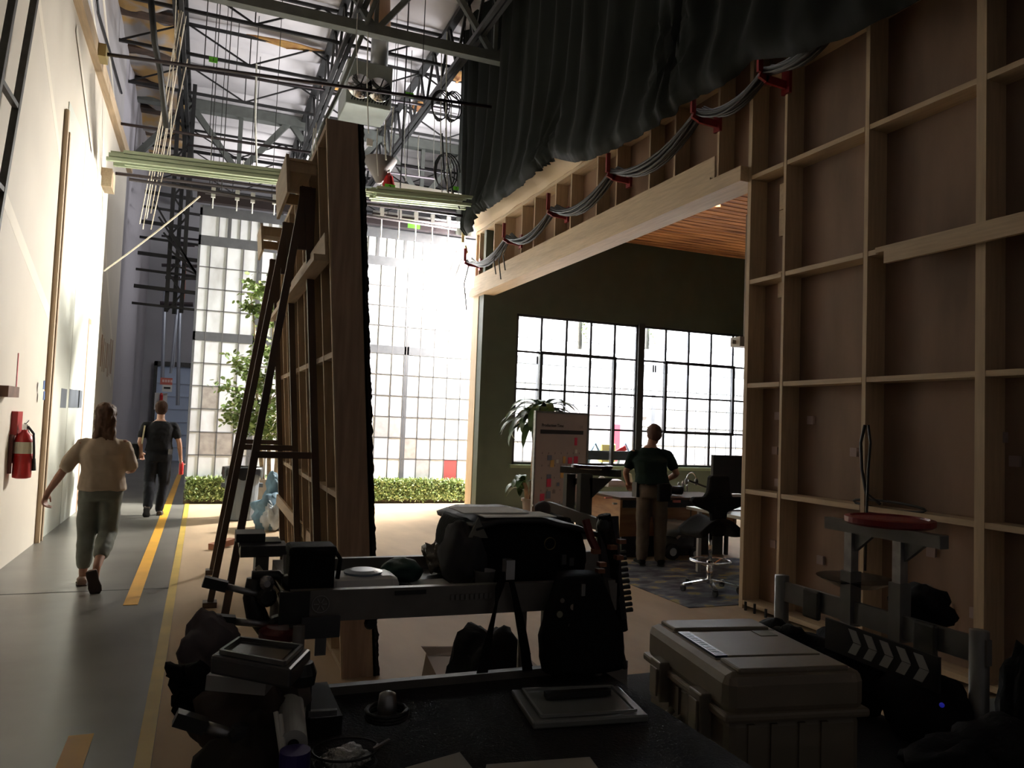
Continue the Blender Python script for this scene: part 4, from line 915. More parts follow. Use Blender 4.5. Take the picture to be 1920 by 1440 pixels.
# desk
a = Vector((4.82, 8.32)); dx, dy, H_ = 1.75, .82, .76
t = thing('wooden_desk', 'low wooden desk with recessed drawer strip, covered in camera gear', 'desk', (a.x, a.y, .006))
MB().box(a.x, a.x + dx, a.y, a.y + dy, H_ - .03, H_).obj('desktop', M('desk_top', (.11, .07, .05), .8, spec=.2), t, bevel=.004)
MB().box(a.x + .03, a.x + dx - .02, a.y + .03, a.y + .05, .28, H_ - .13).obj('modesty_panel', DW, t)
MB().box(a.x, a.x + .03, a.y, a.y + dy, .28, H_ - .03).obj('side_panel', DW, t); MB().box(a.x + dx - .03, a.x + dx, a.y, a.y + dy, .28, H_ - .03).obj('side_panel', DW, t)
MB().box(a.x + .03, a.x + dx - .02, a.y + .06, a.y + .08, H_ - .13, H_ - .03).obj('recess', BLK, t)
MB().box(a.x + 1.05, a.x + 1.06, a.y + .025, a.y + .05, .28, H_ - .13).obj('panel_gap', BLK, t)
MB().box(a.x + .12, a.x + dx - .12, a.y + .12, a.y + dy - .05, .007, .30).obj('under_desk_dark', BLK, t)  # black box added to stand in for the darkness under the desk
for lx in (.08, dx - .1):
    for ly in (.08, dy - .1): MB().box(a.x + lx, a.x + lx + .04, a.y + ly, a.y + ly + .04, .006, .29).obj('leg', BLK, t)
PK = M('pink_paper', (.75, .22, .18), .7)
def onz(px, py, Z): return at(px, py, Z=Z)
for (px, py, w, h, mat, nm, l) in ((1140, 933, .10, .015, PK, 'pink_card', 'pink card tucked under the left end of the desk top'), (1152, 944, .05, .02, PAPER, 'white_card', 'white card under the pink card at the desk edge'), (1268, 940, .10, .03, PK, 'pink_card', 'pink card under the desk edge right of the man'), (1215, 942, .2, .04, BLK, 'black_clip', 'row of black clips under the front edge of the desk')):
    q = at(px, py, Y=a.y + .02); tag(MB().box(q.x - w / 2, q.x + w / 2, a.y - .005, a.y + .028, q.z - h / 2, q.z + h / 2).obj(nm, mat), l, 'card' if 'card' in nm else 'clips')
Zd = H_
p = onz(1150, 912, Zd); 
t = thing('acrylic_tray', 'clear glossy tray of papers on the left end of the desk', 'tray', (p.x, p.y, Zd))
MB().box(p.x - .14, p.x + .16, p.y - .1, p.y + .12, Zd + .001, Zd + .03).obj('paper_stack', PAPER, t)
MB().hexa([(p.x - .15, p.y - .12, Zd + .03), (p.x + .17, p.y - .12, Zd + .03), (p.x + .15, p.y + .14, Zd + .03), (p.x - .13, p.y + .14, Zd + .03), (p.x - .12, p.y - .05, Zd + .09), (p.x + .12, p.y - .05, Zd + .09), (p.x + .12, p.y + .1, Zd + .10), (p.x - .1, p.y + .1, Zd + .10)]).obj('lid', M('glossy_plastic', (.55, .57, .6), .08), t)
p = onz(1128, 908, Zd); tag(MB().lathe([(.05, 0), (.06, .02), (.05, .10), (.03, .12)], p, 14).obj('white_bag_cup', WHITEP), 'small white cup at the left corner of the desk', 'cup')
p = onz(1180, 905, Zd); tag(MB().lathe([(.06, 0), (.03, .14), (.005, .15)], p, 10).obj('cream_cone', M('cream_card', (.65, .58, .42), .7)), 'cream paper cone on the desk left of the man', 'cone')
# camera on desk
p = Vector((5.62, 8.62, Zd))
t = thing('film_camera', 'black film camera with lens lying on the desk under the man\'s hands', 'camera', p)
MB().box(p.x - .14, p.x + .10, p.y - .07, p.y + .07, Zd + .001, Zd + .14).obj('camera_body', BLK, t, bevel=.01)
MB().tube([(p.x + .1, p.y, Zd + .07), (p.x + .27, p.y - .03, Zd + .07)], [.05, .058], 18).obj('lens', BLK, t, smooth=True)
MB().tube([(p.x - .12, p.y, Zd + .16), (p.x - .02, p.y, Zd + .20), (p.x + .08, p.y, Zd + .16)], .012, 8).obj('handle', BLK, t)
MB().box(p.x - .3, p.x - .14, p.y - .06, p.y + .06, Zd + .02, Zd + .12).obj('battery', M('battery_grey', (.08, .08, .09), .4), t)
for i, (px, r, h) in enumerate(((1272, .018, .13), (1280, .02, .15), (1288, .016, .10))):
    p = onz(px, 922, Zd); tag(MB().lathe([(r, 0), (r, h * .8), (r * .5, h)], p, 12).obj('bottle', M('shiny_metal', (.6, .6, .6), .15, metal=1)), ('leftmost', 'middle', 'rightmost')[i] + ' of the three small shiny bottles on the desk right of the man', 'bottle')
p = onz(1296, 912, Zd); 
t = thing('headphones', 'chrome-edged headphones standing on the right end of the desk', 'headphones', p)
MB().tube([p + Vector((.09 * math.cos(k * PI / 8), 0, .10 + .11 * math.sin(k * PI / 8))) for k in range(9)], .009, 8).obj('band', CHR, t, smooth=True)
for s in (-1, 1): MB().ell(tuple(p + Vector((s * .09, 0, .07))), (.025, .045, .055)).obj('ear_cup', BLK, t, smooth=True)
p = onz(1318, 920, Zd); tag(MB().bar(p + Vector((-.22, .05, .14)), p + Vector((.10, -.05, .03)), .05, .025).obj('folded_lamp', BLK), 'black folded desk lamp lying aslant on the desk right end', 'lamp')
# window still life behind board
p = Vector((5.6, 12.9, .9))
# whiteboard
a = at(1003, 772, Y=9.6); b = at(1103, 781, Y=9.95); zb = .53; zt = 1.80
t = thing('whiteboard', 'white planning board on casters with sticky notes, by the window', 'whiteboard', (a.x, a.y, .006))
d_ = Vector((b.x - a.x, b.y - a.y, 0)); L = d_.length; d_.normalize(); n_ = Vector((d_.y, -d_.x, 0))
def bd(u, z, off=0): return Vector((a.x, a.y, 0)) + d_ * (u * L) + n_ * off + Vector((0, 0, z))
def slab(u0, u1, z0, z1, o0, o1): return MB().hexa([bd(u0, z0, o0), bd(u1, z0, o0), bd(u1, z0, o1), bd(u0, z0, o1), bd(u0, z1, o0), bd(u1, z1, o0), bd(u1, z1, o1), bd(u0, z1, o1)])
slab(.02, .98, zb, zt, -.01, .01).obj('panel', M('board_white', (.50, .43, .42), .4, var=.05), t)
for q in (slab(0, .025, zb, zt, -.02, .018), slab(.975, 1, zb, zt, -.02, .018), slab(0, 1, zt - .015, zt + .01, -.02, .018), slab(0, 1, zb - .015, zb + .01, -.02, .03)): q.obj('frame', ALU, t)
slab(.1, .9, 1.50, 1.555, .010, .013).obj('header_strip', M('strip_black', (.04, .04, .045), .5), t)
ang = math.atan2(d_.y, d_.x)
text('title', 'Production Time', .062, bd(.12, 1.615, .012), (PI / 2, 0, ang), BLK, t, align='LEFT')
text('corner_mark', 'UE', .06, bd(.86, 1.605, .012), (PI / 2, 0, ang), M('pencil_grey', (.3, .26, .26), .6), t)
NT = {'p': M('note_pink', (.78, .07, .16), .7), 'b': M('note_blue', (.20, .24, .34), .7), 'y': M('note_yellow', (.78, .52, .18), .7), 'w': PAPER, 'g': M('note_grey', (.30, .27, .27), .7)}
for u, z, c, w, h in ((.76, 1.40, 'p', .05, .11), (.77, 1.26, 'w', .04, .05), (.28, 1.17, 'b', .08, .07), (.33, 1.09, 'y', .07, .10), (.42, 1.12, 'w', .05, .05), (.55, 1.14, 'y', .05, .10), (.66, 1.13, 'p', .08, .09), (.77, 1.14, 'p', .08, .10), (.28, .91, 'b', .08, .06), (.28, .83, 'p', .08, .12), (.52, .93, 'y', .06, .08), (.28, .66, 'b', .08, .1), (.60, .84, 'g', .05, .05), (.17, .62, 'p', .08, .12), (.45, .80, 'b', .05, .05), (.38, .70, 'g', .05, .05), (.72, .85, 'b', .05, .05), (.75, .72, 'p', .06, .07)):
    slab(u - w / 2 / L, u + w / 2 / L, z - h / 2, z + h / 2, .0105, .016).obj('sticky_note', NT[c], t)
m = MB()
for r in range(5):
    for c_ in range(7):
        q = slab(.14 + c_ * .115, .155 + c_ * .115, 1.22 - .17 * r, 1.245 - .17 * r, .0105, .0125); m.add(q.v, q.f)
m.obj('calendar_digits', NT['g'], t)
for u in (.0, .97):
    slab(u, u + .03, .10, zb, -.02, .01).obj('leg', ALU, t)
    q = slab(u, u + .03, .07, .11, -.28, .28); q.obj('foot', ALU, t)
    for o in (-.26, .26): c0 = bd(u + .015, .04, o); MB().lathe([(.032, -.012), (.032, .012)], c0, 14, 'x').obj('caster', BLK, t)
# potted dracaena
p = Vector((4.90, 11.1, .006)); 
t = thing('potted_dracaena', 'dracaena plant with drooping dark green leaves behind the white board', 'plant', p)
MB().lathe([(.16, 0), (.20, .42), (.22, .42), (.22, .46), (.18, .46), (.17, .40)], p, 22).obj('pot', M('pot_brown', (.16, .11, .08), .7), t)
CANE = M('cane', (.38, .24, .14), .8, var=.4, scale=12)
canes = [((-.12, 0), (-.20, .72)), ((-.05, .04), (-.02, 1.75)), ((.06, 0), (.10, 1.82))]
for (x0, y0_), (x1, zz) in canes: MB().tube([p + Vector((x0, y0_, .3)), p + Vector(((x0 + x1) / 2, y0_, .3 + zz * .45)), p + Vector((x1, y0_, zz))], [.04, .035, .028], 8).obj('cane', CANE, t, smooth=True)
DL = M('dracaena_leaf', (.045, .10, .02), .35, var=.45, scale=3); rnd = random.Random(11)
def strap(m, b0, az, L, up, droop, w=.062):
    pts = []; hor = Vector((math.cos(az), math.sin(az), 0)); side = Vector((-math.sin(az), math.cos(az), 0)); c = Vector(b0); ang_ = up; n = 9
    for i in range(n + 1):
        pts.append((c.copy(), w * math.sin(PI * min(1, .12 + .88 * i / n)) ** .6)); ang_ -= droop / n; c = c + (hor * math.cos(ang_) + Vector((0, 0, math.sin(ang_)))) * L / n
    base = len(m.v)
    for c, ww in pts: m.v += [tuple(c - side * ww), tuple(c + Vector((0, 0, -.012))), tuple(c + side * ww)]
    for i in range(n):
        a_ = base + 3 * i; m.f += [(a_, a_ + 1, a_ + 4, a_ + 3), (a_ + 1, a_ + 2, a_ + 5, a_ + 4)]
for ((x1, zz), cnt) in (((-.02, 1.72), 42), ((.10, 1.84), 38), ((-.20, .72), 9)):
    for k in range(cnt):
        m = MB(); strap(m, p + Vector((x1, .02, zz - .12 + .16 * k / cnt)), rnd.uniform(0, 2 * PI), rnd.uniform(.55, .85) * (1 if cnt > 10 else .55), rnd.uniform(.5, 1.35), rnd.uniform(1.7, 3.0))
        m.obj('leaf', DL, t, smooth=True)
# stool
p = Vector((4.86, 6.52, .013)); p = at(1330, 1108, Z=.013) + Vector((.0, .0, 0))
t = thing('saddle_stool', 'black saddle chair with chrome foot ring and five-star base on the rug', 'chair', p)
for k in range(5):
    a_ = k * 2 * PI / 5 + .5; e_ = p + Vector((.29 * math.cos(a_), .29 * math.sin(a_), .07))
    MB().bar(p + Vector((0, 0, .11)), e_, .035, .025).obj('base_arm', CHR, t)
    c_ = MB().lathe([(.035, -.012), (.035, .012)], e_ + Vector((0, 0, -.034)), 14, 'x').obj('caster', BLK, t)
    MB().lathe([(.014, -.02), (.03, -.02), (.03, .0)], e_ + Vector((0, 0, .0)), 10).obj('caster_cap', CHR if k == 2 else BLK, c_)
MB().tube([p + Vector((0, 0, .08)), p + Vector((0, 0, .30))], .034, 14).obj('column', CHR, t, smooth=True); MB().tube([p + Vector((0, 0, .3)), p + Vector((0, 0, .60))], .020, 12).obj('piston', CHR, t, smooth=True)
MB().tube([p + Vector((.20 * math.cos(k * PI / 12), .20 * math.sin(k * PI / 12), .30)) for k in range(25)], .011, 7).obj('foot_ring', CHR, t, smooth=True)
for k in range(3): a_ = k * 2 * PI / 3 + .3; MB().bar(p + Vector((0, 0, .24)), p + Vector((.2 * math.cos(a_), .2 * math.sin(a_), .30)), .018, .018).obj('ring_spoke', CHR, t)
def seat(u, v):
    x = (u - .5) * .48; y = (v - .5) * .40; return p + Vector((x, y, .64 + .09 * (y / .2) ** 2 * .3 - .03 * (1 - abs(x) / .24) * 0 + .05 * math.cos(x * 9) - .05 * (abs(x) / .24) ** 2))
MB().grid(seat, 14, 10).obj('seat', BLKF, t, smooth=True, solid=.06)
# back: narrow column widening into wing arms then a head pad
def cr(v): return Vector(v) + p
oy = -.14
poly = [(-.05, .56), (.07, .56), (.10, .80), (.29, .86), (.33, .93), (.30, .95), (.16, .95), (.13, 1.00), (.115, 1.14), (.10, 1.165), (-.10, 1.165), (-.115, 1.14), (-.13, 1.0), (-.17, .95), (-.30, .95), (-.33, .91), (-.27, .86), (-.09, .80)]
MB().prism([(p.x + x, p.z + z) for x, z in poly], .07, Matrix.Translation((0, p.y + oy, 0)), 'xz').obj('backrest', BLKF, t, bevel=.02)
# small cart with wheels by the man's feet
p = at(1262, 1055, Z=.013) + Vector((.1, .2, 0))
t = thing('wheeled_dolly', 'small grey motor dolly with a white-hubbed wheel under the desk front', 'dolly', p)
lump('shell', tuple(p + Vector((.12, .12, .36))), (.26, .22, .12), M('dolly_grey', (.25, .27, .28), .35), t, 2, .15)
MB().box(p.x - .08, p.x + .34, p.y + .0, p.y + .3, p.z + .14, p.z + .30).obj('chassis', GREYST, t, bevel=.02)
for dx_, r in ((0, .10), (.33, .07)):
    c = p + Vector((dx_, -.02, r)); w_ = MB().lathe([(r * .55, -.03), (r, -.025), (r, .025), (r * .55, .03)], c, 20, 'y').obj('tyre', BLK, t, smooth=False); MB().lathe([(r * .5, -.032), (r * .55, .033)], c, 16, 'y').obj('hub', M('hub_white', (.6, .6, .6), .4), w_)
MB().bar(p + Vector((.06, -.02, .26)), p + Vector((.2, -.05, .42)), .03, .03).obj('lever', CHR, t)
# white desk, monitor at right
t = thing('white_desk', 'white table at the right edge of the opening, holding the monitor', 'table', (5.75, 6.9, .006))
MB().box(5.28, 6.4, 6.4, 7.6, .70, .735).obj('tabletop', M('white_top', (.45, .42, .38), .4), t, bevel=.004)
MB().box(5.32, 5.42, 6.62, 6.66, .013, .70).obj('leg', M('white_leg', (.5, .5, .48), .4), t); MB().box(5.32, 5.36, 7.4, 7.44, .013, .70).obj('leg', MC['white_leg'], t)
p = Vector((5.55, 7.15, .735)); 
t = thing('computer_monitor', 'black computer monitor seen on the white table at the right', 'monitor', p)
a = at(1337, 853, Y=7.15); b = at(1400, 925, Y=7.15)
MB().box(a.x, a.x + .62, 7.14, 7.19, b.z, a.z).obj('screen', BLK, t, bevel=.006); MB().box(a.x + .2, a.x + .3, 7.19, 7.21, .75, b.z + .1).obj('neck', ALU, t); MB().box(a.x + .1, a.x + .4, 7.1, 7.3, .737, .75).obj('foot', ALU, t)
p = at(1378, 935, Z=.735); tag(MB().box(p.x - .1, p.x + .1, p.y - .06, p.y + .06, .736, .80).obj('white_box', WHITEP, bevel=.01), 'white electronics box under the monitor', 'box')
p = at(1372, 945, Z=.735) + Vector((0, -.05, 0)); tag(MB().box(p.x - .06, p.x + .06, p.y - .05, p.y + .05, .736, .76).obj('black_case', BLK), 'small black case in front of the white box under the monitor', 'case')
p = at(1384, 642, Y=8.5); tag(MB().box(p.x - .05, p.x + .3, 8.4, 8.6, p.z - .06, p.z + .07).bar((p.x - .11, 8.5, p.z), (p.x - .04, 8.5, p.z), .04, .05).tube([(p.x + .1, 8.5, p.z), (p.x + .1, 8.5, 4.6)], .012, 6).obj('projector', M('projector_white', (.40, .36, .30), .5)), 'cream ceiling projector just peeking past the framed wall', 'projector')
t = tag(MB().box(5.16, 5.22, 5.9, 8.0, .0135, .05).obj('threshold', PINE('y')), 'wooden strip on the floor by the framed wall end', 'strip') if 0 else None
# window-sill gear outside the set window (cables, yellow case, black tray)
p = at(1140, 870, Y=13.9)
tag(MB().box(6.6, 8.0, 13.5, 13.6, .98, 1.16).obj('black_tray', BLK), 'black tray standing outside the set window behind the board', 'tray')
q = at(1140, 848, Y=13.65); tag(MB().box(q.x - .16, q.x + .16, 13.62, 13.8, q.z - .2, q.z + .17).obj('yellow_case', M('pale_yellow_case', (.75, .62, .22), .5), bevel=.02), 'pale yellow case outside the set window', 'case')
for (cx, col_, l) in ((1116, (.25, .38, .55), 'left'), (1172, (.3, .4, .55), 'right')):
    pts = [at(cx - 14, 872, Y=13.7), at(cx - 8, 845, Y=13.7), at(cx, 830, Y=13.7), at(cx + 8, 848, Y=13.7), at(cx + 14, 875, Y=13.7)]
    tag(MB().tube(pts, .03, 8).obj('blue_hose', M('blue_hose', col_, .5), smooth=True), 'looped pale blue hose outside the set window, %s of the yellow case' % l, 'hose')
q = at(1163, 845, Y=13.68); tag(MB().bar(q + Vector((-.1, 0, -.05)), q + Vector((.12, 0, .06)), .05, .1).obj('red_strap', RED), 'red strap on the right blue hose outside the window', 'strap')
for (px, l) in ((1087, 'left'), (1213, 'right')):
    a_ = at(px, 600, Y=13.9); b_ = at(px, 655, Y=13.9); t = thing('hanging_vine_lamp', 'grey pole with green vine outside the set window, %s one' % l, 'pole', b_)
    MB().tube([a_ + Vector((0, 0, .4)), b_], .05, 8).obj('pole', GREYST, t); leaves('vine', LEAF, lambda r, a_=a_, b_=b_: Vector(a_).lerp(b_, r.random()) + Vector((.08 + r.uniform(-.06, .06), -.04, .1)), 120, .06, t, 3)
# ================================================================ carts and foreground gear
CART = M('cart_metal', (.19, .175, .16), .5, metal=.25, var=.2, scale=12)
CARP = M('black_carpet', (.014, .014, .015), .95, bump=.6, scale=160)
# --- near cart
A0, A1 = .20, 1.13
t = NC = thing('camera_cart', 'large dark metal camera cart filling the bottom of the picture', 'cart', (.66, 1.7, 0))
MB().box(A0, 1.06, .62, 1.90, .90, .935).obj('lower_deck', CARP, t)
MB().box(A0, 1.14, 1.90, 1.925, .885, .955).obj('lower_deck_lip', CART, t)
MB().box(A0, 1.14, .62, .64, .885, .955).obj('lower_deck_lip', CART, t)
yA, yB_, zs = 1.90, 2.44, 1.10
def rail(px0, py0, px1, py1, Y, h, nm):
    a, b = at(px0, py0, Y=Y), at(px1, py1, Y=Y); MB().hexa([(a.x, Y - .012, a.z - h), (b.x, Y - .012, b.z - h), (b.x, Y + .012, b.z - h), (a.x, Y + .012, a.z - h), (a.x, Y - .012, a.z), (b.x, Y - .012, b.z), (b.x, Y + .012, b.z), (a.x, Y + .012, a.z)]).obj(nm, CART, t)
rail(545, 1107, 1150, 1086, 1.92, .075, 'shelf_front_rail')
rail(560, 1048, 1150, 1032, 2.44, .075, 'shelf_rear_rail')
zr = at(800, 1110, Y=1.92).z
MB().box(.22, 1.10, 1.93, 2.43, zr - .06, zr - .035).obj('shelf_board', M('shelf_dark', (.03, .03, .03), .6), t)
MB().box(.22, .25, 1.92, 2.44, zr - .075, zr).obj('shelf_side_rail', CART, t); MB().box(1.08, 1.11, 1.92, 2.44, zr - .075, zr).obj('shelf_side_rail', CART, t)
for (x, y, z0) in ((.235, 1.86, .0), (1.03, 2.40, .0), (.235, 2.46, .0), (1.03, 1.875, .0)): MB().tube([(x, y, z0 + .12), (x, y, zr - .05)], .014, 12).obj('post', CART, t, smooth=True)
for (x, y) in ((.3, .7), (1.1, .7), (.3, 2.4), (1.1, 2.4)): MB().lathe([(.05, -.02), (.062, -.015), (.062, .015), (.05, .02)], (x, y, .062), 18, 'x').obj('wheel', BLK, t)
MB().box(A0, 1.14, .65, 2.44, .13, .16).obj('bottom_deck', CARP, t)
# round emblem and lettering on the front rail
e = at(601, 1133, Y=1.905)
MB().tube([e + Vector((.020 * math.cos(k * PI / 12), 0, .020 * math.sin(k * PI / 12))) for k in range(25)], .0012, 5).obj('round_emblem', M('emblem_grey', (.30, .29, .28), .6), t)
m = MB()
for k in range(6): an = k * PI / 3; m.bar(e + Vector((.004 * math.cos(an), 0, .004 * math.sin(an))), e + Vector((.016 * math.cos(an), 0, .016 * math.sin(an))), .003, .002)
m.obj('emblem_spokes', MC['emblem_grey'], t)
q = at(770, 1110, Y=1.905); MB().box(q.x - .04, q.x + .04, 1.903, 1.906, q.z - .006, q.z + .004).obj('dark_label_strip', BLK, t)
q = at(880, 1118, Y=1.905); m = MB(); 
for k in range(9): m.box(q.x - .05 + k * .013, q.x - .042 + k * .013, 1.903, 1.906, q.z - .008, q.z + .006)
m.obj('stamped_marks', M('stamp', (.18, .17, .16), .6), t)
q = at(548, 1138, Y=1.90); MB().box(q.x - .03, q.x + .04, 1.898, 1.906, q.z - .04, q.z + .035).obj('black_tape_patch', BLK, t)
Zs = zr - .034
# things on the shelf
q = at(582, 1105, Y=1.97); t = thing('black_pouch', 'tall black soft pouch standing at the left end of the cart shelf', 'pouch', (q.x, 1.99, Zs))
MB().box(q.x - .055, q.x + .055, 1.945, 2.04, Zs, Zs + .145).obj('pouch_body', BLKF, t, bevel=.012); MB().box(q.x - .058, q.x + .058, 1.942, 2.043, Zs + .125, Zs + .15).obj('flap', BLKF, t, bevel=.008)
MB().tube([(q.x + .058, 2.0, Zs + .135), (q.x + .075, 2.0, Zs + .11), (q.x + .07, 2.0, Zs + .06)], .006, 6).obj('strap', BLKF, t)
def on(px, py): return at(px, py, Z=Zs)
q = at(680, 1098, Y=2.08); t = thing('wipes_box', 'white wipes container with flip lid on the cart shelf', 'wipes box', (q.x, 2.1, Zs))
MB().box(q.x - .10, q.x + .09, 2.02, 2.15, Zs, Zs + .055).obj('tub', WHITEP, t, bevel=.022); MB().lathe([(.05, 0), (.052, .006), (.035, .011)], (q.x, 2.085, Zs + .055), 20).obj('flip_lid', M('lid_blue', (.25, .32, .40), .3), t)
MB().hexa([(q.x - .16, 2.03, Zs), (q.x - .10, 2.03, Zs), (q.x - .10, 2.12, Zs), (q.x - .16, 2.12, Zs), (q.x - .15, 2.05, Zs + .03), (q.x - .08, 2.05, Zs + .06), (q.x - .08, 2.1, Zs + .06), (q.x - .15, 2.1, Zs + .03)]).obj('pulled_wipe', PAPER, t)
q = at(752, 1085, Y=2.2); t = tag(lump('green_bag', (q.x, 2.2, Zs + .035), (.055, .06, .036), M('dark_green_bag', (.008, .04, .03), .7), None, 7, .2), 'small dark green bag on the cart shelf beside the wipes container', 'bag')
q = at(826, 1065, Y=2.3); tag(lump('plastic_bag', (q.x, 2.3, Zs + .05), (.05, .05, .055), M('crinkled_plastic', (.26, .23, .19), .12, bump=.8, scale=40), None, 17, .9), 'small crinkled clear plastic bag on the shelf beside the camera bag', 'plastic bag')
q = at(818, 1092, Y=2.1); tag(MB().box(q.x - .06, q.x + .05, 2.03, 2.2, Zs + .001, Zs + .008).obj('white_sheet', PAPER), 'white sheet lying on the cart shelf in front of the plastic bag', 'paper')
q = at(788, 1096, Y=2.02); tag(lump('tissue', (q.x, 2.03, Zs + .012), (.025, .03, .014), PAPER, None, 23, .6), 'crumpled white tissue on the cart shelf', 'tissue')
q = at(908, 1092, Y=1.99); t = tag(MB().lathe([(.022, 0), (.029, .05), (.030, .05), (.027, .048), (.021, .003)], (q.x, 1.99, Zs + .02), 22).obj('plastic_cup', M('frosted_plastic', (.34, .33, .34), .3), smooth=True), 'small frosted plastic cup on the front edge of the cart shelf', 'cup')
# camera bag with papers on top
a = at(848, 1085, Y=2.12); b = at(1100, 1000, Y=2.12); ztop = at(960, 968, Y=2.2).z
t = thing('camera_bag', 'big black camera bag with papers on top, on the cart shelf', 'bag', ((a.x + b.x) / 2, 2.2, Zs))
def bag(u, v):
    an = 2 * PI * u; zz = v; cx_, cy_ = (a.x + b.x) / 2, 2.22; rx, ry = (b.x - a.x) / 2, .19; e_ = .55
    ca, sa = math.cos(an), math.sin(an); k = (1 - .10 * abs(2 * zz - 1) ** 3) + .03 * noise.noise((an * 1.5, zz * 3, 0)) + .012 * noise.noise((an * 6, zz * 8, 3))
    z = Zs + (ztop - Zs - (.035 if ca > 0 else 0) * ca) * zz
    return (cx_ + rx * k * math.copysign(abs(ca) ** e_, ca), cy_ + ry * k * math.copysign(abs(sa) ** e_, sa), z)
m = MB().grid(bag, 60, 14); m.f.append(tuple(i * 15 + 14 for i in range(60))); m.f.append(tuple(i * 15 for i in reversed(range(60)))); m.obj('bag_body', BLKF, t, smooth=True)
def flp(u, v):
    x = a.x + .03 + (b.x - a.x - .03) * u; y = 2.02 + .38 * v; return (x, y, ztop + .008 - .05 * max(0, u - .55) * 2 + .006 * noise.noise((x * 14, y * 14, 0)) - .02 * (1 - min(1, u * 6)))
MB().grid(flp, 24, 12).obj('top_flap', M('bag_grey_fabric', (.03, .03, .032), .6), t, smooth=True, solid=.014)
lump('side_pocket', (a.x + .02, 2.10, Zs + .09), (.06, .11, .09), M('grey_canvas', (.035, .035, .038), .85), t, 4, .25)
q = at(1030, 1019, Y=2.02); MB().tube([q + Vector((.017 * math.cos(k * PI / 10), -.004, .017 * math.sin(k * PI / 10))) for k in range(21)], .0016, 6).obj('ring', M('brass_ring', (.20, .16, .08), .4, metal=.8), t)
for (px, py, w_, h_) in ((1054, 1048, .014, .028), (1068, 1052, .014, .022)): q = at(px, py, Y=2.018); MB().box(q.x - w_ / 2, q.x + w_ / 2, 2.004, 2.012, q.z - h_ / 2, q.z + h_ / 2).obj('stitched_tag', M('tag_grey', (.06, .06, .06), .6), t)
q = at(878, 985, Y=2.12); MB().prism([(q.x - .03, q.z - .02), (q.x - .005, q.z + .035), (q.x + .025, q.z - .022)], .01, Matrix.Translation((0, 2.02, 0)), 'xz').obj('grey_lining', M('lining', (.16, .16, .14), .8), t)
q = at(938, 962, Z=ztop + .02)
for k, (dx_, dy_, w_, h_, l) in enumerate(((-.02, .05, .20, .15, 'upper white sheet of paper lying on the camera bag'), (.03, -.03, .22, .12, 'lower white sheet sticking out under the first on the camera bag'))):
    tag(MB().box(q.x + dx_ - w_ / 2, q.x + dx_ + w_ / 2, q.y + dy_ - h_ / 2, q.y + dy_ + h_ / 2, ztop + .018 + .004 * (1 - k), ztop + .0205 + .004 * (1 - k)).obj('paper_sheet', PAPER), l, 'paper')
MB().tube([at(870, 958, Y=2.25), at(882, 962, Y=2.25), at(895, 965, Y=2.25)], .004, 5).obj('zip_tail', BLKF, t)
# strap hanging off the front rail
m = MB(); c_ = at(951, 1062, Y=1.90)
def strapband(pts, w0):
    mm = MB(); base = 0
    for (px, py, wd, tw) in pts:
        p = at(px, py, Y=1.885); mm.v += [(p.x - wd / 2, p.y - tw, p.z), (p.x + wd / 2, p.y + tw, p.z)]
    for i in range(len(pts) - 1): mm.f.append((2 * i, 2 * i + 1, 2 * i + 3, 2 * i + 2))
    return mm
t = thing('webbing_strap', 'dark webbing strap hanging in a loop from the cart shelf rail', 'strap', c_)
strapband([(946, 1072, .012, 0), (937, 1100, .026, .004), (931, 1130, .014, .01), (919, 1185, .020, .006), (908, 1235, .028, 0), (904, 1262, .030, 0)], 0).obj('band_left', BLKF, t, solid=.003)
strapband([(956, 1078, .014, 0), (966, 1120, .018, .004), (976, 1170, .024, 0), (985, 1220, .026, 0), (989, 1258, .028, 0)], 0).obj('band_right', BLKF, t, solid=.003)
MB().box(c_.x - .012, c_.x + .012, 1.875, 1.905, c_.z - .03, c_.z + .02).obj('clip', ALU, t)
# backpack hanging at the right end of the shelf
q0 = at(1085, 1170, Y=1.86); t = thing('backpack', 'black backpack with round pins hanging from the cart end', 'backpack', (q0.x, 1.86, .94))
def bp(u, v):
    an = 2 * PI * u; w0 = .055 + .065 * min(1, v * 1.6) - .012 * max(0, v - .85) * 4; ca, sa = math.cos(an), math.sin(an); k = 1 + .05 * noise.noise((an * 2, v * 5, 9))
    zt_ = at(1070, 1075, Y=1.85).z; zb_ = at(1090, 1252, Y=1.85).z; z = zt_ + (zb_ - zt_) * v
    return (q0.x - .012 + .02 * v + w0 * k * math.copysign(abs(ca) ** .7, ca), 1.845 + .05 * k * math.copysign(abs(sa) ** .7, sa), z)
m = MB().grid(bp, 40, 14); m.f.append(tuple(i * 15 + 14 for i in range(40))); m.f.append(tuple(i * 15 for i in reversed(range(40)))); m.obj('pack_body', BLKF, t, smooth=True)
for px, py, r, col_ in ((1053, 1154, .0085, (.22, .21, .14)), (1078, 1140, .008, (.30, .24, .18)), (1110, 1137, .007, (.16, .16, .20)), (1073, 1175, .006, (.12, .10, .09)), (1058, 1128, .006, (.14, .12, .1))):
    q = at(px, py, Y=1.788); MB().lathe([(r, 0), (r, .003), (r * .7, .006)], (q.x, 1.798, q.z), 14, 'y').obj('pin_badge', M('badge%d' % int(px), col_, .5), t)
for px in (1120, 1142): MB().tube([at(px - 8, 1085, Y=1.88), at(px, 1130, Y=1.83), at(px + 22, 1220, Y=1.83), at(px + 30, 1252, Y=1.84)], .008, 6).obj('shoulder_strap', M('strap_brownish', (.035, .028, .025), .8), t)
MB().box(q0.x - .03, q0.x - .02, 1.79, 1.80, q0.z + .09, q0.z + .12).obj('white_tab', M('tab_grey', (.2, .2, .19), .6), t)
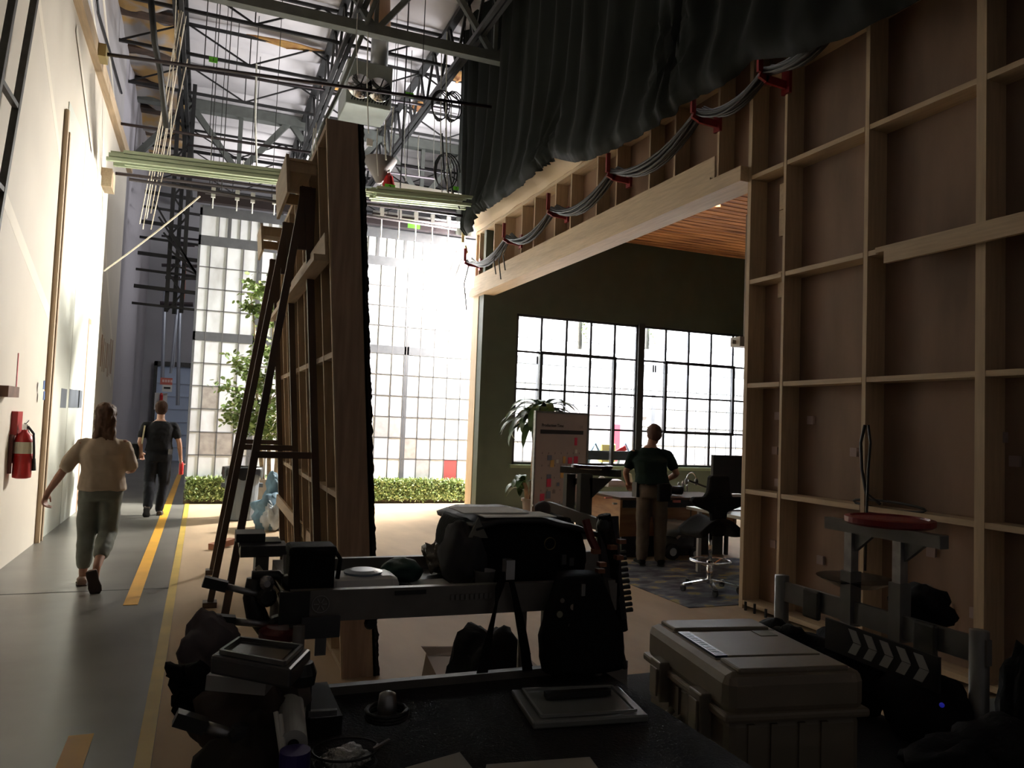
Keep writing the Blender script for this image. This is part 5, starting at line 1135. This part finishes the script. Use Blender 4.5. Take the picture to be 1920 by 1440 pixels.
# peg strip / loaded cable looms at the cart right side
s_ = thing('clip_loom', 'dark hanging strip bristling with pegs beside the black backpack', 'clip strip', at(1160, 1180, Y=1.98))
pts = [at(x, y, Y=2.0) for x, y in ((1133, 965), (1140, 1010), (1148, 1060), (1156, 1110), (1163, 1150), (1170, 1182))]
MB().tube(pts, [.02, .022, .022, .02, .018, .012], 8).obj('core', BLKF, s_)
for k in range(11):
    q = at(1160 + k * 1.3, 1068 + k * 10.8 - 30, Y=2.0); MB().tube([q + Vector((-.02, 0, 0)), q + Vector((.022, 0, .004))], [.005, .007], 7).obj('peg', BLK, s_)
OR = M('dull_orange', (.20, .07, .03), .6)
for px, py in ((1117, 1034), (1128, 1058), (1148, 1026), (1165, 1015), (1160, 1045), (1125, 1070)): q = at(px, py, Y=1.95); MB().box(q.x - .011, q.x + .011, 1.94, 1.96, q.z - .006, q.z + .006).obj('orange_clip', OR, s_)
for px, r_ in ((1128, .016), (1152, .012)): MB().tube([at(px, 968, Y=2.02), at(px + 6, 1080, Y=1.99), at(px + 16, 1160, Y=1.99)], r_, 7).obj('cable_loom', M('purple_grey', (.03, .025, .03), .7), s_)
lump('black_knob', tuple(at(1133, 985, Y=2.0)), (.022, .022, .032), BLK, s_, 8, .1)
MB().tube([at(1098, 975, Y=1.99), at(1108, 1010, Y=1.97), at(1120, 1035, Y=1.96)], .012, 8).obj('red_handle', M('dim_red', (.14, .02, .02), .5), s_)
# items seen between shelf and deck, standing on the bottom boards beyond the cart
t = tag(lump('tote_bag', (1.43, 3.75, .28), (.22, .2, .27), BLKF, None, 5, .35), 'black soft bag on the boards behind the webbing strap', 'bag')
q = at(905, 1246, Z=.25); t = thing('cardboard_box', 'flattened cardboard box lying beyond the lower deck edge', 'cardboard', (q.x, q.y, .05))
CB = M('cardboard', (.26, .19, .14), .85); MB().hexa([(q.x - .30, q.y - .1, .0065), (q.x + .35, q.y - .15, .0065), (q.x + .35, q.y + .25, .0065), (q.x - .30, q.y + .25, .0065), (q.x - .30, q.y - .1, .25), (q.x + .35, q.y - .15, .20), (q.x + .35, q.y + .25, .22), (q.x - .26, q.y + .25, .26)]).obj('carton', CB, t)
MB().hexa([(q.x - .26, q.y + .2, .26), (q.x + .1, q.y + .2, .24), (q.x + .1, q.y + .22, .24), (q.x - .26, q.y + .22, .26), (q.x - .28, q.y + .28, .29), (q.x + .08, q.y + .30, .26), (q.x + .08, q.y + .31, .26), (q.x - .28, q.y + .30, .29)]).obj('flap', CB, t)
# on the lower deck
Zk = .936
a = [at(*p_, Z=Zk + .02) for p_ in ((958, 1290), (1160, 1283), (1217, 1338), (1000, 1352))]
t = thing('plastic_tray_lid', 'clear plastic bin lid lying on the black deck with a dark bar on it', 'lid', a[0])
MB().prism([(v.x, v.y) for v in a], .016, Matrix.Translation((0, 0, Zk + .001))).obj('lid', M('clear_grey', (.20, .21, .20), .25), t, bevel=.004)
inn = [sum(a, Vector()) / 4 + (v - sum(a, Vector()) / 4) * .82 for v in a]
m = MB()
for i in range(4): m.bar(inn[i].xy.to_3d() + Vector((0, 0, Zk + .022)), inn[(i + 1) % 4].xy.to_3d() + Vector((0, 0, Zk + .022)), .006, .006)
m.obj('raised_rim', M('clear_grey_rim', (.26, .27, .26), .25), t)
b0, b1 = at(1022, 1303, Z=Zk + .03), at(1142, 1296, Z=Zk + .03); tag(MB().bar(b0, b1, .022, .012).obj('dark_bar', BLK), 'dark flat bar lying on the clear bin lid', 'bar')
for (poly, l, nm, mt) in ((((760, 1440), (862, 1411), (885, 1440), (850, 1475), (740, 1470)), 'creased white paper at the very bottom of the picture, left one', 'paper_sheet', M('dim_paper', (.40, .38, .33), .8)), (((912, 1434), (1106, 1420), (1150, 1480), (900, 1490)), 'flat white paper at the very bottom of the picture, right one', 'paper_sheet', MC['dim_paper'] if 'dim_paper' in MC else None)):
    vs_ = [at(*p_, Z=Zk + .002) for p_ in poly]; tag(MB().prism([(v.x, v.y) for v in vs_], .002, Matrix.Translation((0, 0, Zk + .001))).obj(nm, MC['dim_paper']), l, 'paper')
q = at(725, 1345, Z=Zk + .02); t = thing('cable_reel', 'coiled black cable around a metal plug on the black deck', 'cable coil', q)
MB().tube([q + Vector((.045 * math.cos(k * .5) * (1 + .05 * math.sin(k)), .05 * math.sin(k * .5), .0 + .0005 * k)) for k in range(38)], .005, 6).obj('coil', CBL, t, smooth=True)
MB().lathe([(.018, 0), (.022, .02), (.018, .05), (.008, .055)], q, 14).obj('metal_plug', ALU, t, smooth=True)
q = at(615, 1330, Z=Zk + .03); t = thing('black_caddy', 'open black box on the deck behind the paper roll', 'box', q)
x0_, y0_ = at(575, 1400, Z=Zk).xy; x1_ = at(660, 1400, Z=Zk).x; 
MB().box(x0_ + .0, x1_ - .01, 1.66, 1.88, Zk, Zk + .04).obj('tray_box', BLK, t); MB().box(x0_, x0_ + .01, 1.66, 1.88, Zk, Zk + .12).box(x0_, x1_ - .01, 1.86, 1.88, Zk, Zk + .03).obj('box_wall', BLK, t)
a_, b_ = at(578, 1338, Z=Zk + .05), at(632, 1335, Z=Zk + .05); MB().bar(a_, b_, .012, .012).obj('metal_bar', ALU, t)
q = at(648, 1420, Z=Zk + .03); t = thing('mesh_basket', 'round black wire basket holding crumpled foil at the bottom edge', 'basket', q)
for z_, r_ in ((0, .05), (.02, .058), (.045, .062)): MB().tube([Vector((q.x, q.y, Zk + z_)) + Vector((r_ * math.cos(k * PI / 12), r_ * .85 * math.sin(k * PI / 12), 0)) for k in range(25)], .0025, 5).obj('hoop', BLK, t)
tag(lump('foil', (q.x, q.y, Zk + .03), (.045, .036, .016), M('foil', (.45, .45, .44), .3, metal=.8, bump=1, scale=120), None, 12, .5), 'crumpled silver foil in the wire basket', 'foil')
MB().tube([Vector((q.x + .06, q.y, Zk + .045)), at(700, 1405, Z=Zk + .06), at(728, 1388, Z=Zk + .05)], .004, 6).obj('wire_handle', ALU, t)
# white paper roll standing, purple can, white bars
q = at(548, 1400, Z=1.0); zt_, zb_ = 0, 0
p = at(550, 1396, Y=1.42); p2 = at(545, 1318, Y=1.62)
t = thing('paper_roll', 'white paper roll lying toward the camera with its dark core showing', 'roll', p)
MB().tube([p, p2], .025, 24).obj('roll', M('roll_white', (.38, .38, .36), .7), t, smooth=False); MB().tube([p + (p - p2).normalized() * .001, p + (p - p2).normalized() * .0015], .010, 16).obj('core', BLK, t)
p = at(552, 1440, Y=1.38); tag(MB().tube([p + Vector((0, 0, -.15)), p + Vector((0, 0, .03))], .026, 18).obj('purple_can', M('purple_can', (.035, .02, .16), .35), smooth=False), 'purple can under the white paper roll at the bottom edge', 'can')
for k, (x0_, y0_, x1_, y1_) in enumerate(((517, 1335, 531, 1432), (525, 1340, 534, 1425))): a_, b_ = at(x0_, y0_, Y=1.45), at(x1_, y1_, Y=1.40); tag(MB().tube([a_, b_], .0045, 7).obj('white_tube', M('tube_white', (.6, .58, .52), .5)), ('left', 'right')[k] + ' one of two thin white tubes beside the paper roll', 'tube')
# monitor tray on an arm, black shell
v4 = [at(*p_, Z=1.16) for p_ in ((394, 1228), (440, 1197), (584, 1216), (545, 1256))]
t = thing('field_monitor', 'black rimmed field monitor lying face up at the left end of the cart', 'monitor', v4[0])
cx_ = sum(v4, Vector()) / 4
MB().prism([(v.x, v.y) for v in v4], .035, Matrix.Translation((0, 0, 1.125))).obj('housing', M('housing_black', (.05, .05, .055), .3), t, bevel=.006)
inn = [cx_ + (v - cx_) * .72 + Vector((-.008, 0, 0)) for v in v4]; MB().prism([(v.x, v.y) for v in inn], .002, Matrix.Translation((0, 0, 1.1605))).obj('screen', M('screen_dark', (.02, .018, .018), .15), t)
m = MB()
for i in range(4): m.bar(cx_ + (v4[i] - cx_) * .80 + Vector((0, 0, .005)), cx_ + (v4[(i + 1) % 4] - cx_) * .80 + Vector((0, 0, .005)), .006, .008)
m.obj('bezel', M('bezel_grey', (.10, .10, .10), .3), t)
q = at(566, 1262, Y=cx_.y - .02); MB().lathe([(.025, -.02), (.028, .0), (.02, .02)], q, 14).obj('mount', BLK, t)
v4 = [at(*p_, Z=1.07) for p_ in ((393, 1270), (398, 1258), (508, 1268), (505, 1290))]
a_, b_ = at(395, 1272, Y=1.60), at(505, 1282, Y=1.56)
tag(MB().bar(a_, b_, .05, .028).obj('white_slate_box', M('box_offwhite', (.33, .33, .32), .5)), 'off-white box under the field monitor', 'box')
tag(MB().bar(at(420, 1310, Y=1.7), at(570, 1290, Y=1.62), .06, .07).obj('brown_beam', M('cart_brown', (.055, .042, .035), .6)), 'dark brown beam below the off-white box at the cart end', 'beam')
# black jacket / sandbag shapes hanging off the cart end
def jacket(u, v):
    px = 318 + 175 * u + 30 * v * (1 - u); py = 1248 + 112 * v + 10 * u; p = at(px, py, Y=1.70 + .06 * math.sin(u * 9) * v + .05 * noise.noise((u * 4, v * 4, 0)))
    return p + Vector((.012 * noise.noise((u * 12, v * 12, 0)), 0, .012 * noise.noise((u * 9, v * 9, 5))))
tag(MB().grid(jacket, 30, 20).obj('black_jacket', BLKF, smooth=True, solid=.03), 'black jacket hanging over the left end of the cart', 'jacket')
tag(lump('dark_equipment_bag', tuple(at(475, 1440, Y=1.5)), (.085, .10, .075), M('brown_black_fabric', (.02, .015, .012), .85), None, 31, .4), 'dark brown equipment bag low at the bottom left of the cart', 'bag')
tag(lump('black_sack', tuple(at(555, 1370, Y=1.75)), (.07, .1, .09), BLKF, None, 36, .3), 'black sack behind the paper roll', 'sack') if 0 else None
tag(lump('brown_strap_bag', tuple(at(455, 1345, Y=1.62)), (.09, .08, .07), M('dusky_brown', (.045, .03, .024), .7), None, 41, .35), 'dusky brown leather pouch under the black jacket', 'pouch')
def tclamp(p0, p1, r, lab, body=None):
    t = thing('support_arm', lab, 'arm', p0); MB().tube([p0, p1], r, 10).obj('rod', ALU, t, smooth=True); MB().bar(p0 + (p0 - p1).normalized() * .055, p0, .028, .024).obj('grip', BLK, t)
    MB().lathe([(.016, -.02), (.024, -.012), (.024, .012), (.016, .02)], p1, 12, 'y').obj('joint', BLK, t); return t
tclamp(at(425, 1100, Y=1.98), at(500, 1118, Y=1.98), .008, 'black T-handled support arm pointing left over the steel jacks')
tclamp(at(440, 1165, Y=1.98), at(520, 1172, Y=1.98), .009, 'black support arm just above the red disc')
tclamp(at(385, 1362, Y=1.5), at(450, 1382, Y=1.5), .010, 'thick black support arm poking left over the tan boards near the bottom')
q = at(490, 1100, Y=2.0); t = thing('magic_arm', 'black articulated clamp cluster at the left end of the cart shelf', 'clamp', q)
MB().tube([at(478, 1085, Y=2.0), at(472, 1120, Y=2.0), at(480, 1150, Y=2.0), at(500, 1185, Y=2.0)], [.02, .022, .026, .02], 10).obj('arm', BLK, t, smooth=True)
MB().tube([at(472, 1080, Y=2.0), at(520, 1078, Y=2.0), at(540, 1100, Y=2.0)], .013, 8).obj('upper_link', BLK, t, smooth=True)
for px, py in ((500, 1092), (540, 1090), (556, 1112)): MB().lathe([(.008, -.02), (.017, -.012), (.017, .012), (.008, .02)], at(px, py, Y=1.98), 12, 'y').obj('knob', ALU if px == 500 else BLK, t)
MB().bar(at(538, 1044, Y=2.1), at(545, 1170, Y=2.0), .022, .03, (0, 1, 0)).obj('bracket', CART, t)
MB().tube([at(525, 1115, Y=1.96), at(600, 1120, Y=1.93)], .010, 10).obj('rod', ALU, t)
for (pa, pb, l) in ((at(440, 1020, Y=2.45), at(525, 1028, Y=2.45), 'upper'), (at(447, 1035, Y=2.4), at(530, 1046, Y=2.4), 'lower')): pass
t = thing('quick_release_plate', 'black stepped plate stack sticking up behind the support arms', 'plate', at(485, 1020, Y=2.5))
for px0, px1, py0, py1, Y_ in ((442, 495, 997, 1012, 2.5), (447, 524, 1012, 1020, 2.5), (450, 535, 1020, 1038, 2.45), (478, 500, 1038, 1075, 2.45)):
    a_, b_ = at(px0, py0, Y=Y_), at(px1, py1, Y=Y_); MB().box(a_.x, b_.x, Y_ - .05, Y_ + .05, b_.z, a_.z).obj('plate', M('plate_dark', (.04, .04, .04), .4) if py0 > 1000 else BLK, t)
a_, b_ = at(482, 1062, Y=2.1), at(520, 1112, Y=2.1); tag(MB().bar(a_, b_, .004, .012).obj('white_ruler', M('ivory', (.55, .50, .38), .6)), 'thin ivory-coloured strip slanting among the clamps', 'strip')
a_ = at(535, 1185, Y=1.95); tag(MB().lathe([(.020, -.012), (.062, -.008), (.062, .006), (.045, .016), (.0, .02)], a_, 26).obj('red_disc', M('dim_red', (.14, .02, .02), .5), smooth=False), 'dark red disc under the left end of the shelf rail', 'disc')
tag(lump('grey_shirt', tuple(at(392, 1215, Y=1.86)), (.062, .05, .075), M('grey_cloth_dim', (.13, .11, .115), .9), None, 44, .35, flat=False), 'grey cloth draped behind the field monitor at the left end of the cart', 'cloth')
q = at(600, 1178, Y=1.9); t = thing('clear_pouch', 'clear zip pouch hung beneath the front shelf rail', 'pouch', q)
MB().box(q.x - .045, q.x + .045, 1.885, 1.895, q.z - .02, q.z + .03).obj('pouch_panel', M('pouch_grey', (.07, .07, .075), .3), t); MB().box(q.x - .012, q.x + .014, 1.884, 1.89, q.z - .06, q.z - .02).obj('hanging_tag', M('tag_pale', (.14, .14, .14), .4), t)
q = at(695, 1168, Y=1.93); tag(MB().lathe([(.012, -.012), (.017, 0), (.012, .012)], q, 12, 'y').obj('rail_knob', BLK), 'round black knob under the front shelf rail', 'knob')

# --- tan hard case on the right
CASE = M('tan_case', (.20, .165, .12), .5, var=.12, scale=6, bump=.05); CDK = M('case_groove', (.06, .05, .038), .6)
x0, x1, y0, y1, zb_, zt_ = 1.62, 2.14, 1.97, 2.65, .487, .85
t = thing('hard_case', 'big tan hard-shell equipment case with latches at the lower right', 'case', ((x0 + x1) / 2, (y0 + y1) / 2, zb_))
MB().box(x0 + .02, x1 - .02, y0 + .02, y1 - .02, zb_, .70).obj('bottom_shell', CASE, t, bevel=.03)
MB().box(x0 + .01, x1 - .01, y0 + .01, y1 - .01, .70, zt_ - .012).obj('lid_shell', CASE, t, bevel=.035)
MB().box(x0, x1, y0, y1, .69, .72).obj('rim', CASE, t, bevel=.01)
for (ya, yb) in ((y0 + .03, y0 + .16), (y1 - .16, y1 - .03)):
    MB().box(x0 + .06, x1 - .06, ya, yb, zt_ - .02, zt_).obj('raised_band', CASE, t, bevel=.008)
MB().box(x0 + .10, x1 - .06, y0 + .19, y1 - .19, zt_ - .02, zt_ - .006).obj('lid_panel', CASE, t, bevel=.004)
for ya in (y0 + .172, y1 - .172): MB().box(x0 + .05, x1 - .05, ya - .006, ya + .006, zt_ - .014, zt_ - .010).obj('groove', CDK, t)
MB().box(x0 + .06, x0 + .105, y0 + .19, y1 - .19, zt_ - .012, zt_ - .004).obj('label_strip', M('label_navy', (.02, .035, .06), .3), t)
for k in range(14): pass
m = MB(); 
for k in range(10): m.box(x0 + .068, x0 + .095, y0 + .20 + k * .028, y0 + .216 + k * .028, zt_ - .004, zt_ - .0035)
m.obj('strip_lettering', M('letter_dim', (.10, .12, .15), .5), t)
MB().box(x1 - .16, x1 - .09, y1 - .27, y1 - .2, zt_ - .006, zt_ - .004).obj('sticker', M('sticker_olive', (.10, .09, .05), .5), t)
for yl in (y0 + .16, y1 - .19):
    lt = MB().box(x0 - .028, x0 + .015, yl - .045, yl + .045, .60, .745).obj('latch', M('latch_tan', (.17, .145, .11), .4), t, bevel=.006)
    MB().box(x0 - .036, x0 - .028, yl - .03, yl + .03, .62, .72).obj('latch_rib', CASE, lt, bevel=.003); 
MB().tube([(x0 - .005, y0 + .30, .60), (x0 - .03, y0 + .31, .585), (x0 - .035, (y0 + y1) / 2, .58), (x0 - .03, y1 - .31, .585), (x0 - .005, y1 - .30, .60)], .014, 8).obj('handle', CASE, t, smooth=True)
for ya in (.22, .30, .38, .46): MB().box(x0 + .012, x0 + .024, y0 + ya - .012, y0 + ya + .012, .51, .68).obj('side_rib', CASE, t)
for xa in (.10, .18, .28, .36): MB().box(x0 + xa - .012, x0 + xa + .012, y0 + .012, y0 + .024, .51, .68).obj('side_rib', CASE, t)
p = at(1192, 1172, Y=2.72); tag(MB().tube([p + Vector((.06, 0, 0)), p + Vector((.11, .02, .0))], .035, 12).obj('tan_knob', CASE), 'rounded tan knob behind the far left corner of the case', 'knob') if 0 else None
t.rotation_euler.z = math.radians(-9.5)
# --- right cart
XR = 2.62
t = RC = thing('gear_cart', 'grey metal gear cart behind the tan case, with raised shelf posts', 'cart', (2.1, 2.4, 0))
MB().box(1.3, XR, 1.05, 3.1, .44, .485).obj('deck', CARP, t)
MB().box(XR - .012, XR + .012, 1.92, 3.0, .815, .905).obj('side_rail', M('rail_grey', (.22, .22, .215), .45, metal=.4, var=.15), t)
for y, z0 in ((2.97, .06), (1.96, .06)): MB().tube([(XR, y, z0), (XR, y, .93)], .033, 14).obj('post', MC['rail_grey'], t, smooth=True)
for y, nm in ((2.55, 'riser'), (2.30, 'riser')):
    MB().box(XR - .03, XR + .03, y - .028, y + .028, .80, 1.03).obj(nm, MC['rail_grey'], t); MB().box(XR - .02, XR + .02, y - .02, y + .02, 1.03, 1.215).obj('riser_tube', ALU, t)
MB().box(XR - .025, XR + .02, 2.10, 2.68, 1.195, 1.245).obj('top_bar', MC['rail_grey'], t)
for y in (2.55, 2.30):
    MB().prism([(y, 1.10), (y, 1.2), (y - .12, 1.2)], .02, Matrix.Translation((XR, 0, 0)), 'yz').obj('gusset', MC['rail_grey'], t)
for y in (2.75, 2.16): MB().box(XR - .035, XR - .012, y - .05, y + .05, .78, .91).obj('bracket_plate', GREYST, t, bevel=.01)
for (x, y) in ((1.6, 1.6), (2.55, 1.6), (1.6, 3.0), (2.55, 3.0)): MB().lathe([(.06, -.02), (.075, -.015), (.075, .015), (.06, .02)], (x, y, .075), 18, 'x').obj('wheel', BLK, t); MB().box(x - .02, x + .02, y - .02, y + .02, .12, .44).obj('leg', MC['rail_grey'], t)
tag(MB().lathe([(.16, 0), (.172, .008), (.172, .03), (.15, .034), (.145, .026), (0, .026)], (XR + .03, 2.38, 1.247), 36).obj('red_turntable', DRED, smooth=False), 'round dark red dish on top of the raised shelf over the gear cart', 'dish')
tag(MB().lathe([(.10, 0), (.16, .03), (.165, .034), (.10, .04)], (XR + .1, 2.62, .95), 26).obj('black_bowl', M('bowl_black', (.02, .02, .02), .2)), 'glossy black round tray between the risers of the gear cart', 'tray')
tag(lump('black_headset_bag', (XR + .12, 2.30, .93), (.08, .14, .08), BLKF, None, 22, .3), 'black lumpy bag behind the right riser of the gear cart', 'bag')
tag(lump('cable_pile', (2.42, 2.66, .64), (.12, .26, .13), BLKF, None, 27, .6), 'tangle of black gear hanging beneath the gear cart rail behind the case', 'gear')
tag(MB().lathe([(.08, -.05), (.10, 0), (.08, .05)], (XR - .09, 2.72, .86), 18, 'x').obj('black_drum', BLK), 'small black drum hanging on the gear cart rail', 'drum') if 0 else None
tag(lump('black_jacket', (2.72, 1.84, .60), (.09, .10, .30), BLKF, None, 29, .45), 'black jacket hanging on the near end post of the gear cart', 'jacket')
tag(lump('gear_pile', (2.32, 1.80, .56), (.20, .13, .08), BLKF, None, 33, .4), 'dark heap of gear at the near end of the gear cart', 'gear')
for i, (x_, y_, r_, l) in enumerate(((2.50, 2.86, (.10, .15, .15), 'black equipment bag on the gear cart deck, at the far post'), (2.54, 2.50, (.09, .22, .17), 'black equipment bag on the gear cart deck below the two risers'),
        (2.54, 2.10, (.09, .20, .15), 'black equipment bag on the gear cart deck behind the clapperboard'), (2.46, 1.72, (.13, .20, .13), 'black equipment bag at the near end of the gear cart deck'), (2.55, 1.36, (.14, .2, .14), 'black equipment bag in the bottom right corner of the picture'))):
    tag(lump('equipment_bag', (x_, y_, .485 + r_[2] * .8), r_, BLKF, None, 50 + 3 * i, .22), l, 'bag', 'black bags on the gear cart')
# clapperboard
Xc = 2.42
c4 = [at(1590, 1178, X=Xc), at(1746, 1235, X=Xc)]
t = thing('clapperboard', 'black and white striped clapperboard lying in the gear cart', 'clapperboard', c4[0])
ya, yb = c4[0].y, c4[1].y
za, zb2 = c4[0].z, c4[1].z
def strp(s0, s1, h0, h1, dx=0): 
    y_0 = ya + (yb - ya) * s0; y_1 = ya + (yb - ya) * s1; q0 = za + (zb2 - za) * s0; q1 = za + (zb2 - za) * s1
    return y_0, y_1, q0, q1
m = MB(); m.hexa([(Xc, yb - .03, zb2 - .11), (Xc + .012, yb - .03, zb2 - .11), (Xc + .012, ya + .12, za - .11), (Xc, ya + .12, za - .11), (Xc, yb - .03, zb2 + .012), (Xc + .012, yb - .03, zb2 + .012), (Xc + .012, ya + .12, za + .012), (Xc, ya + .12, za + .012)]); m.obj('sticks', BLK, t)
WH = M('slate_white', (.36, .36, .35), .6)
n = 5
for k in range(n):
    s0 = (k + .05) / n; s1 = s0 + .11; 
    for row, (h0, h1, sk_) in enumerate(((0, -.045, .07), (-.048, -.093, -.07))):
        def P(s, h): return (Xc - .003, ya + (yb - ya) * s, za + (zb2 - za) * s + h)
        a_ = s0 + (0 if row == 0 else .07); b_ = a_ + sk_
        q = [P(a_, h0), P(a_ + .10, h0), P(b_ + .10, h1), P(b_, h1)]
        mm = MB().add(q + [(v[0] + .003, v[1], v[2]) for v in q], [(0, 1, 2, 3), (7, 6, 5, 4), (0, 4, 5, 1), (1, 5, 6, 2), (2, 6, 7, 3), (3, 7, 4, 0)]); mm.obj('white_stripe', WH, t)
BE = M('blue_led', (.02, .02, .5), .4, emit=((.05, .06, 1), .12))
for px, py, r in ((1766, 1322, .008), (1740, 1435, .008), (1800, 1433, .009)): 
    q = at(px, py, X=2.3); tag(MB().ell(tuple(q), (r, r, r)).obj('blue_indicator', BE), 'small blue indicator light in the dark gear at the cart, %s' % ('largest and highest' if py < 1400 else 'lower left' if px < 1770 else 'lower right'), 'light')
# black cable hanging on stud and along the rail
q = [(1622, 797), (1614, 830), (1616, 880), (1624, 925), (1650, 945)]
tag(MB().tube([at(*p_, X=4.66) for p_ in q], .012, 6).obj('wall_cable', CBL, smooth=True), 'thin black cable looped down the framed wall stud', 'cable')
q = [(1628, 797), (1632, 830), (1628, 880), (1625, 960), (1622, 1070)]
tag(MB().tube([at(*p_, X=4.65) for p_ in q], .010, 6).obj('wall_cable', CBL, smooth=True), 'straight black cable running down to the red dish along the stud', 'cable')
c_ = at(1665, 948, X=4.72); tag(MB().tube([c_ + Vector((0, .32 * math.cos(k * .35), .03 * math.sin(k * .35))) for k in range(40)], .010, 5).obj('cable_coil', CBL), 'flat coil of black cable lying on the framed wall rail', 'cable coil')
# floor tray at the right bottom
t = tag(MB().box(4.15, 4.62, 2.3, 3.3, .0065, .06).obj('pale_tray', M('pale_tray', (.16, .18, .18), .5)), 'shallow grey tray on the floor at the foot of the framed wall, right edge', 'tray')
# --- third cart beyond the bag, with dark disc on posts
XT = 2.62
t = thing('tripod_cart', 'dark cart behind the camera bag with a round-topped raised shelf', 'cart', (2.6, 4.6, 0))
def colr(px0, px1, y0_, y1_, nm, mt, Y=4.9): a_, b_ = at(px0, y0_, Y=Y), at(px1, y1_, Y=Y); return MB().box(a_.x, b_.x, Y - .03, Y + .03, b_.z, a_.z).obj(nm, mt, t)
CK = M('cart_dark_metal', (.07, .075, .07), .5, metal=.3)  # darker metal for the third cart
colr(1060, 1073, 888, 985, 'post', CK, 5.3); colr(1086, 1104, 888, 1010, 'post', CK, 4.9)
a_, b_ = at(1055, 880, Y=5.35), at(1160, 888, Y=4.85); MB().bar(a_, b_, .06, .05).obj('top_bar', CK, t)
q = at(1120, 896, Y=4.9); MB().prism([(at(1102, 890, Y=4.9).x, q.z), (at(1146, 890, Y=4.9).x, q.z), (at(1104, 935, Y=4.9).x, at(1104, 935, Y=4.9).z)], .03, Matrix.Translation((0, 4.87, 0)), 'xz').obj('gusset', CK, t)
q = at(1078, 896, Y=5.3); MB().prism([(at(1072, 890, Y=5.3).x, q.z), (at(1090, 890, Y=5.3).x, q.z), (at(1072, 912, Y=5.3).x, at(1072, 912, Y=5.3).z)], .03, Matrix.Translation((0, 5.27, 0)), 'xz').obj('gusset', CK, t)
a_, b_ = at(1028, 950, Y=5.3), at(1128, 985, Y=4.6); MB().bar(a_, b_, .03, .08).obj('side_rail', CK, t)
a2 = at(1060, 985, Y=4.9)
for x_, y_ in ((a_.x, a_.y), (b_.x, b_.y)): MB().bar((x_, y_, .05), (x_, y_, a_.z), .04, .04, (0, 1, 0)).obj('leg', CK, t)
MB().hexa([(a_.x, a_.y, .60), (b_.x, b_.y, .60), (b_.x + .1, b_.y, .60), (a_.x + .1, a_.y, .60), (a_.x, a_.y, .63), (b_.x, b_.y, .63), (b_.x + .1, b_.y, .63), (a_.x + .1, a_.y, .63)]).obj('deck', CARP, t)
q = at(1110, 879, Y=5.0); tag(MB().lathe([(.13, 0), (.15, .006), (.15, .028), (.12, .03), (.115, .022), (0, .022)], (q.x, 5.0, q.z), 32).obj('dark_turntable', M('dark_gloss', (.05, .015, .015), .15)), 'round dark glossy dish on the raised shelf in front of the white board', 'dish')
q = at(1017, 955, Y=4.2); tag(lump('grey_hat', (q.x, 4.2, q.z), (.05, .05, .05), M('cap_grey', (.09, .08, .085), .8), None, 3, .1), 'grey rounded cap just behind the papers on the camera bag', 'cap')
q = at(1048, 965, Y=4.1); tag(lump('gear_heap', (q.x + .02, 4.25, q.z - .07), (.12, .2, .06), BLKF, None, 13, .4), 'heap of black gear on the cart behind the camera bag', 'gear')
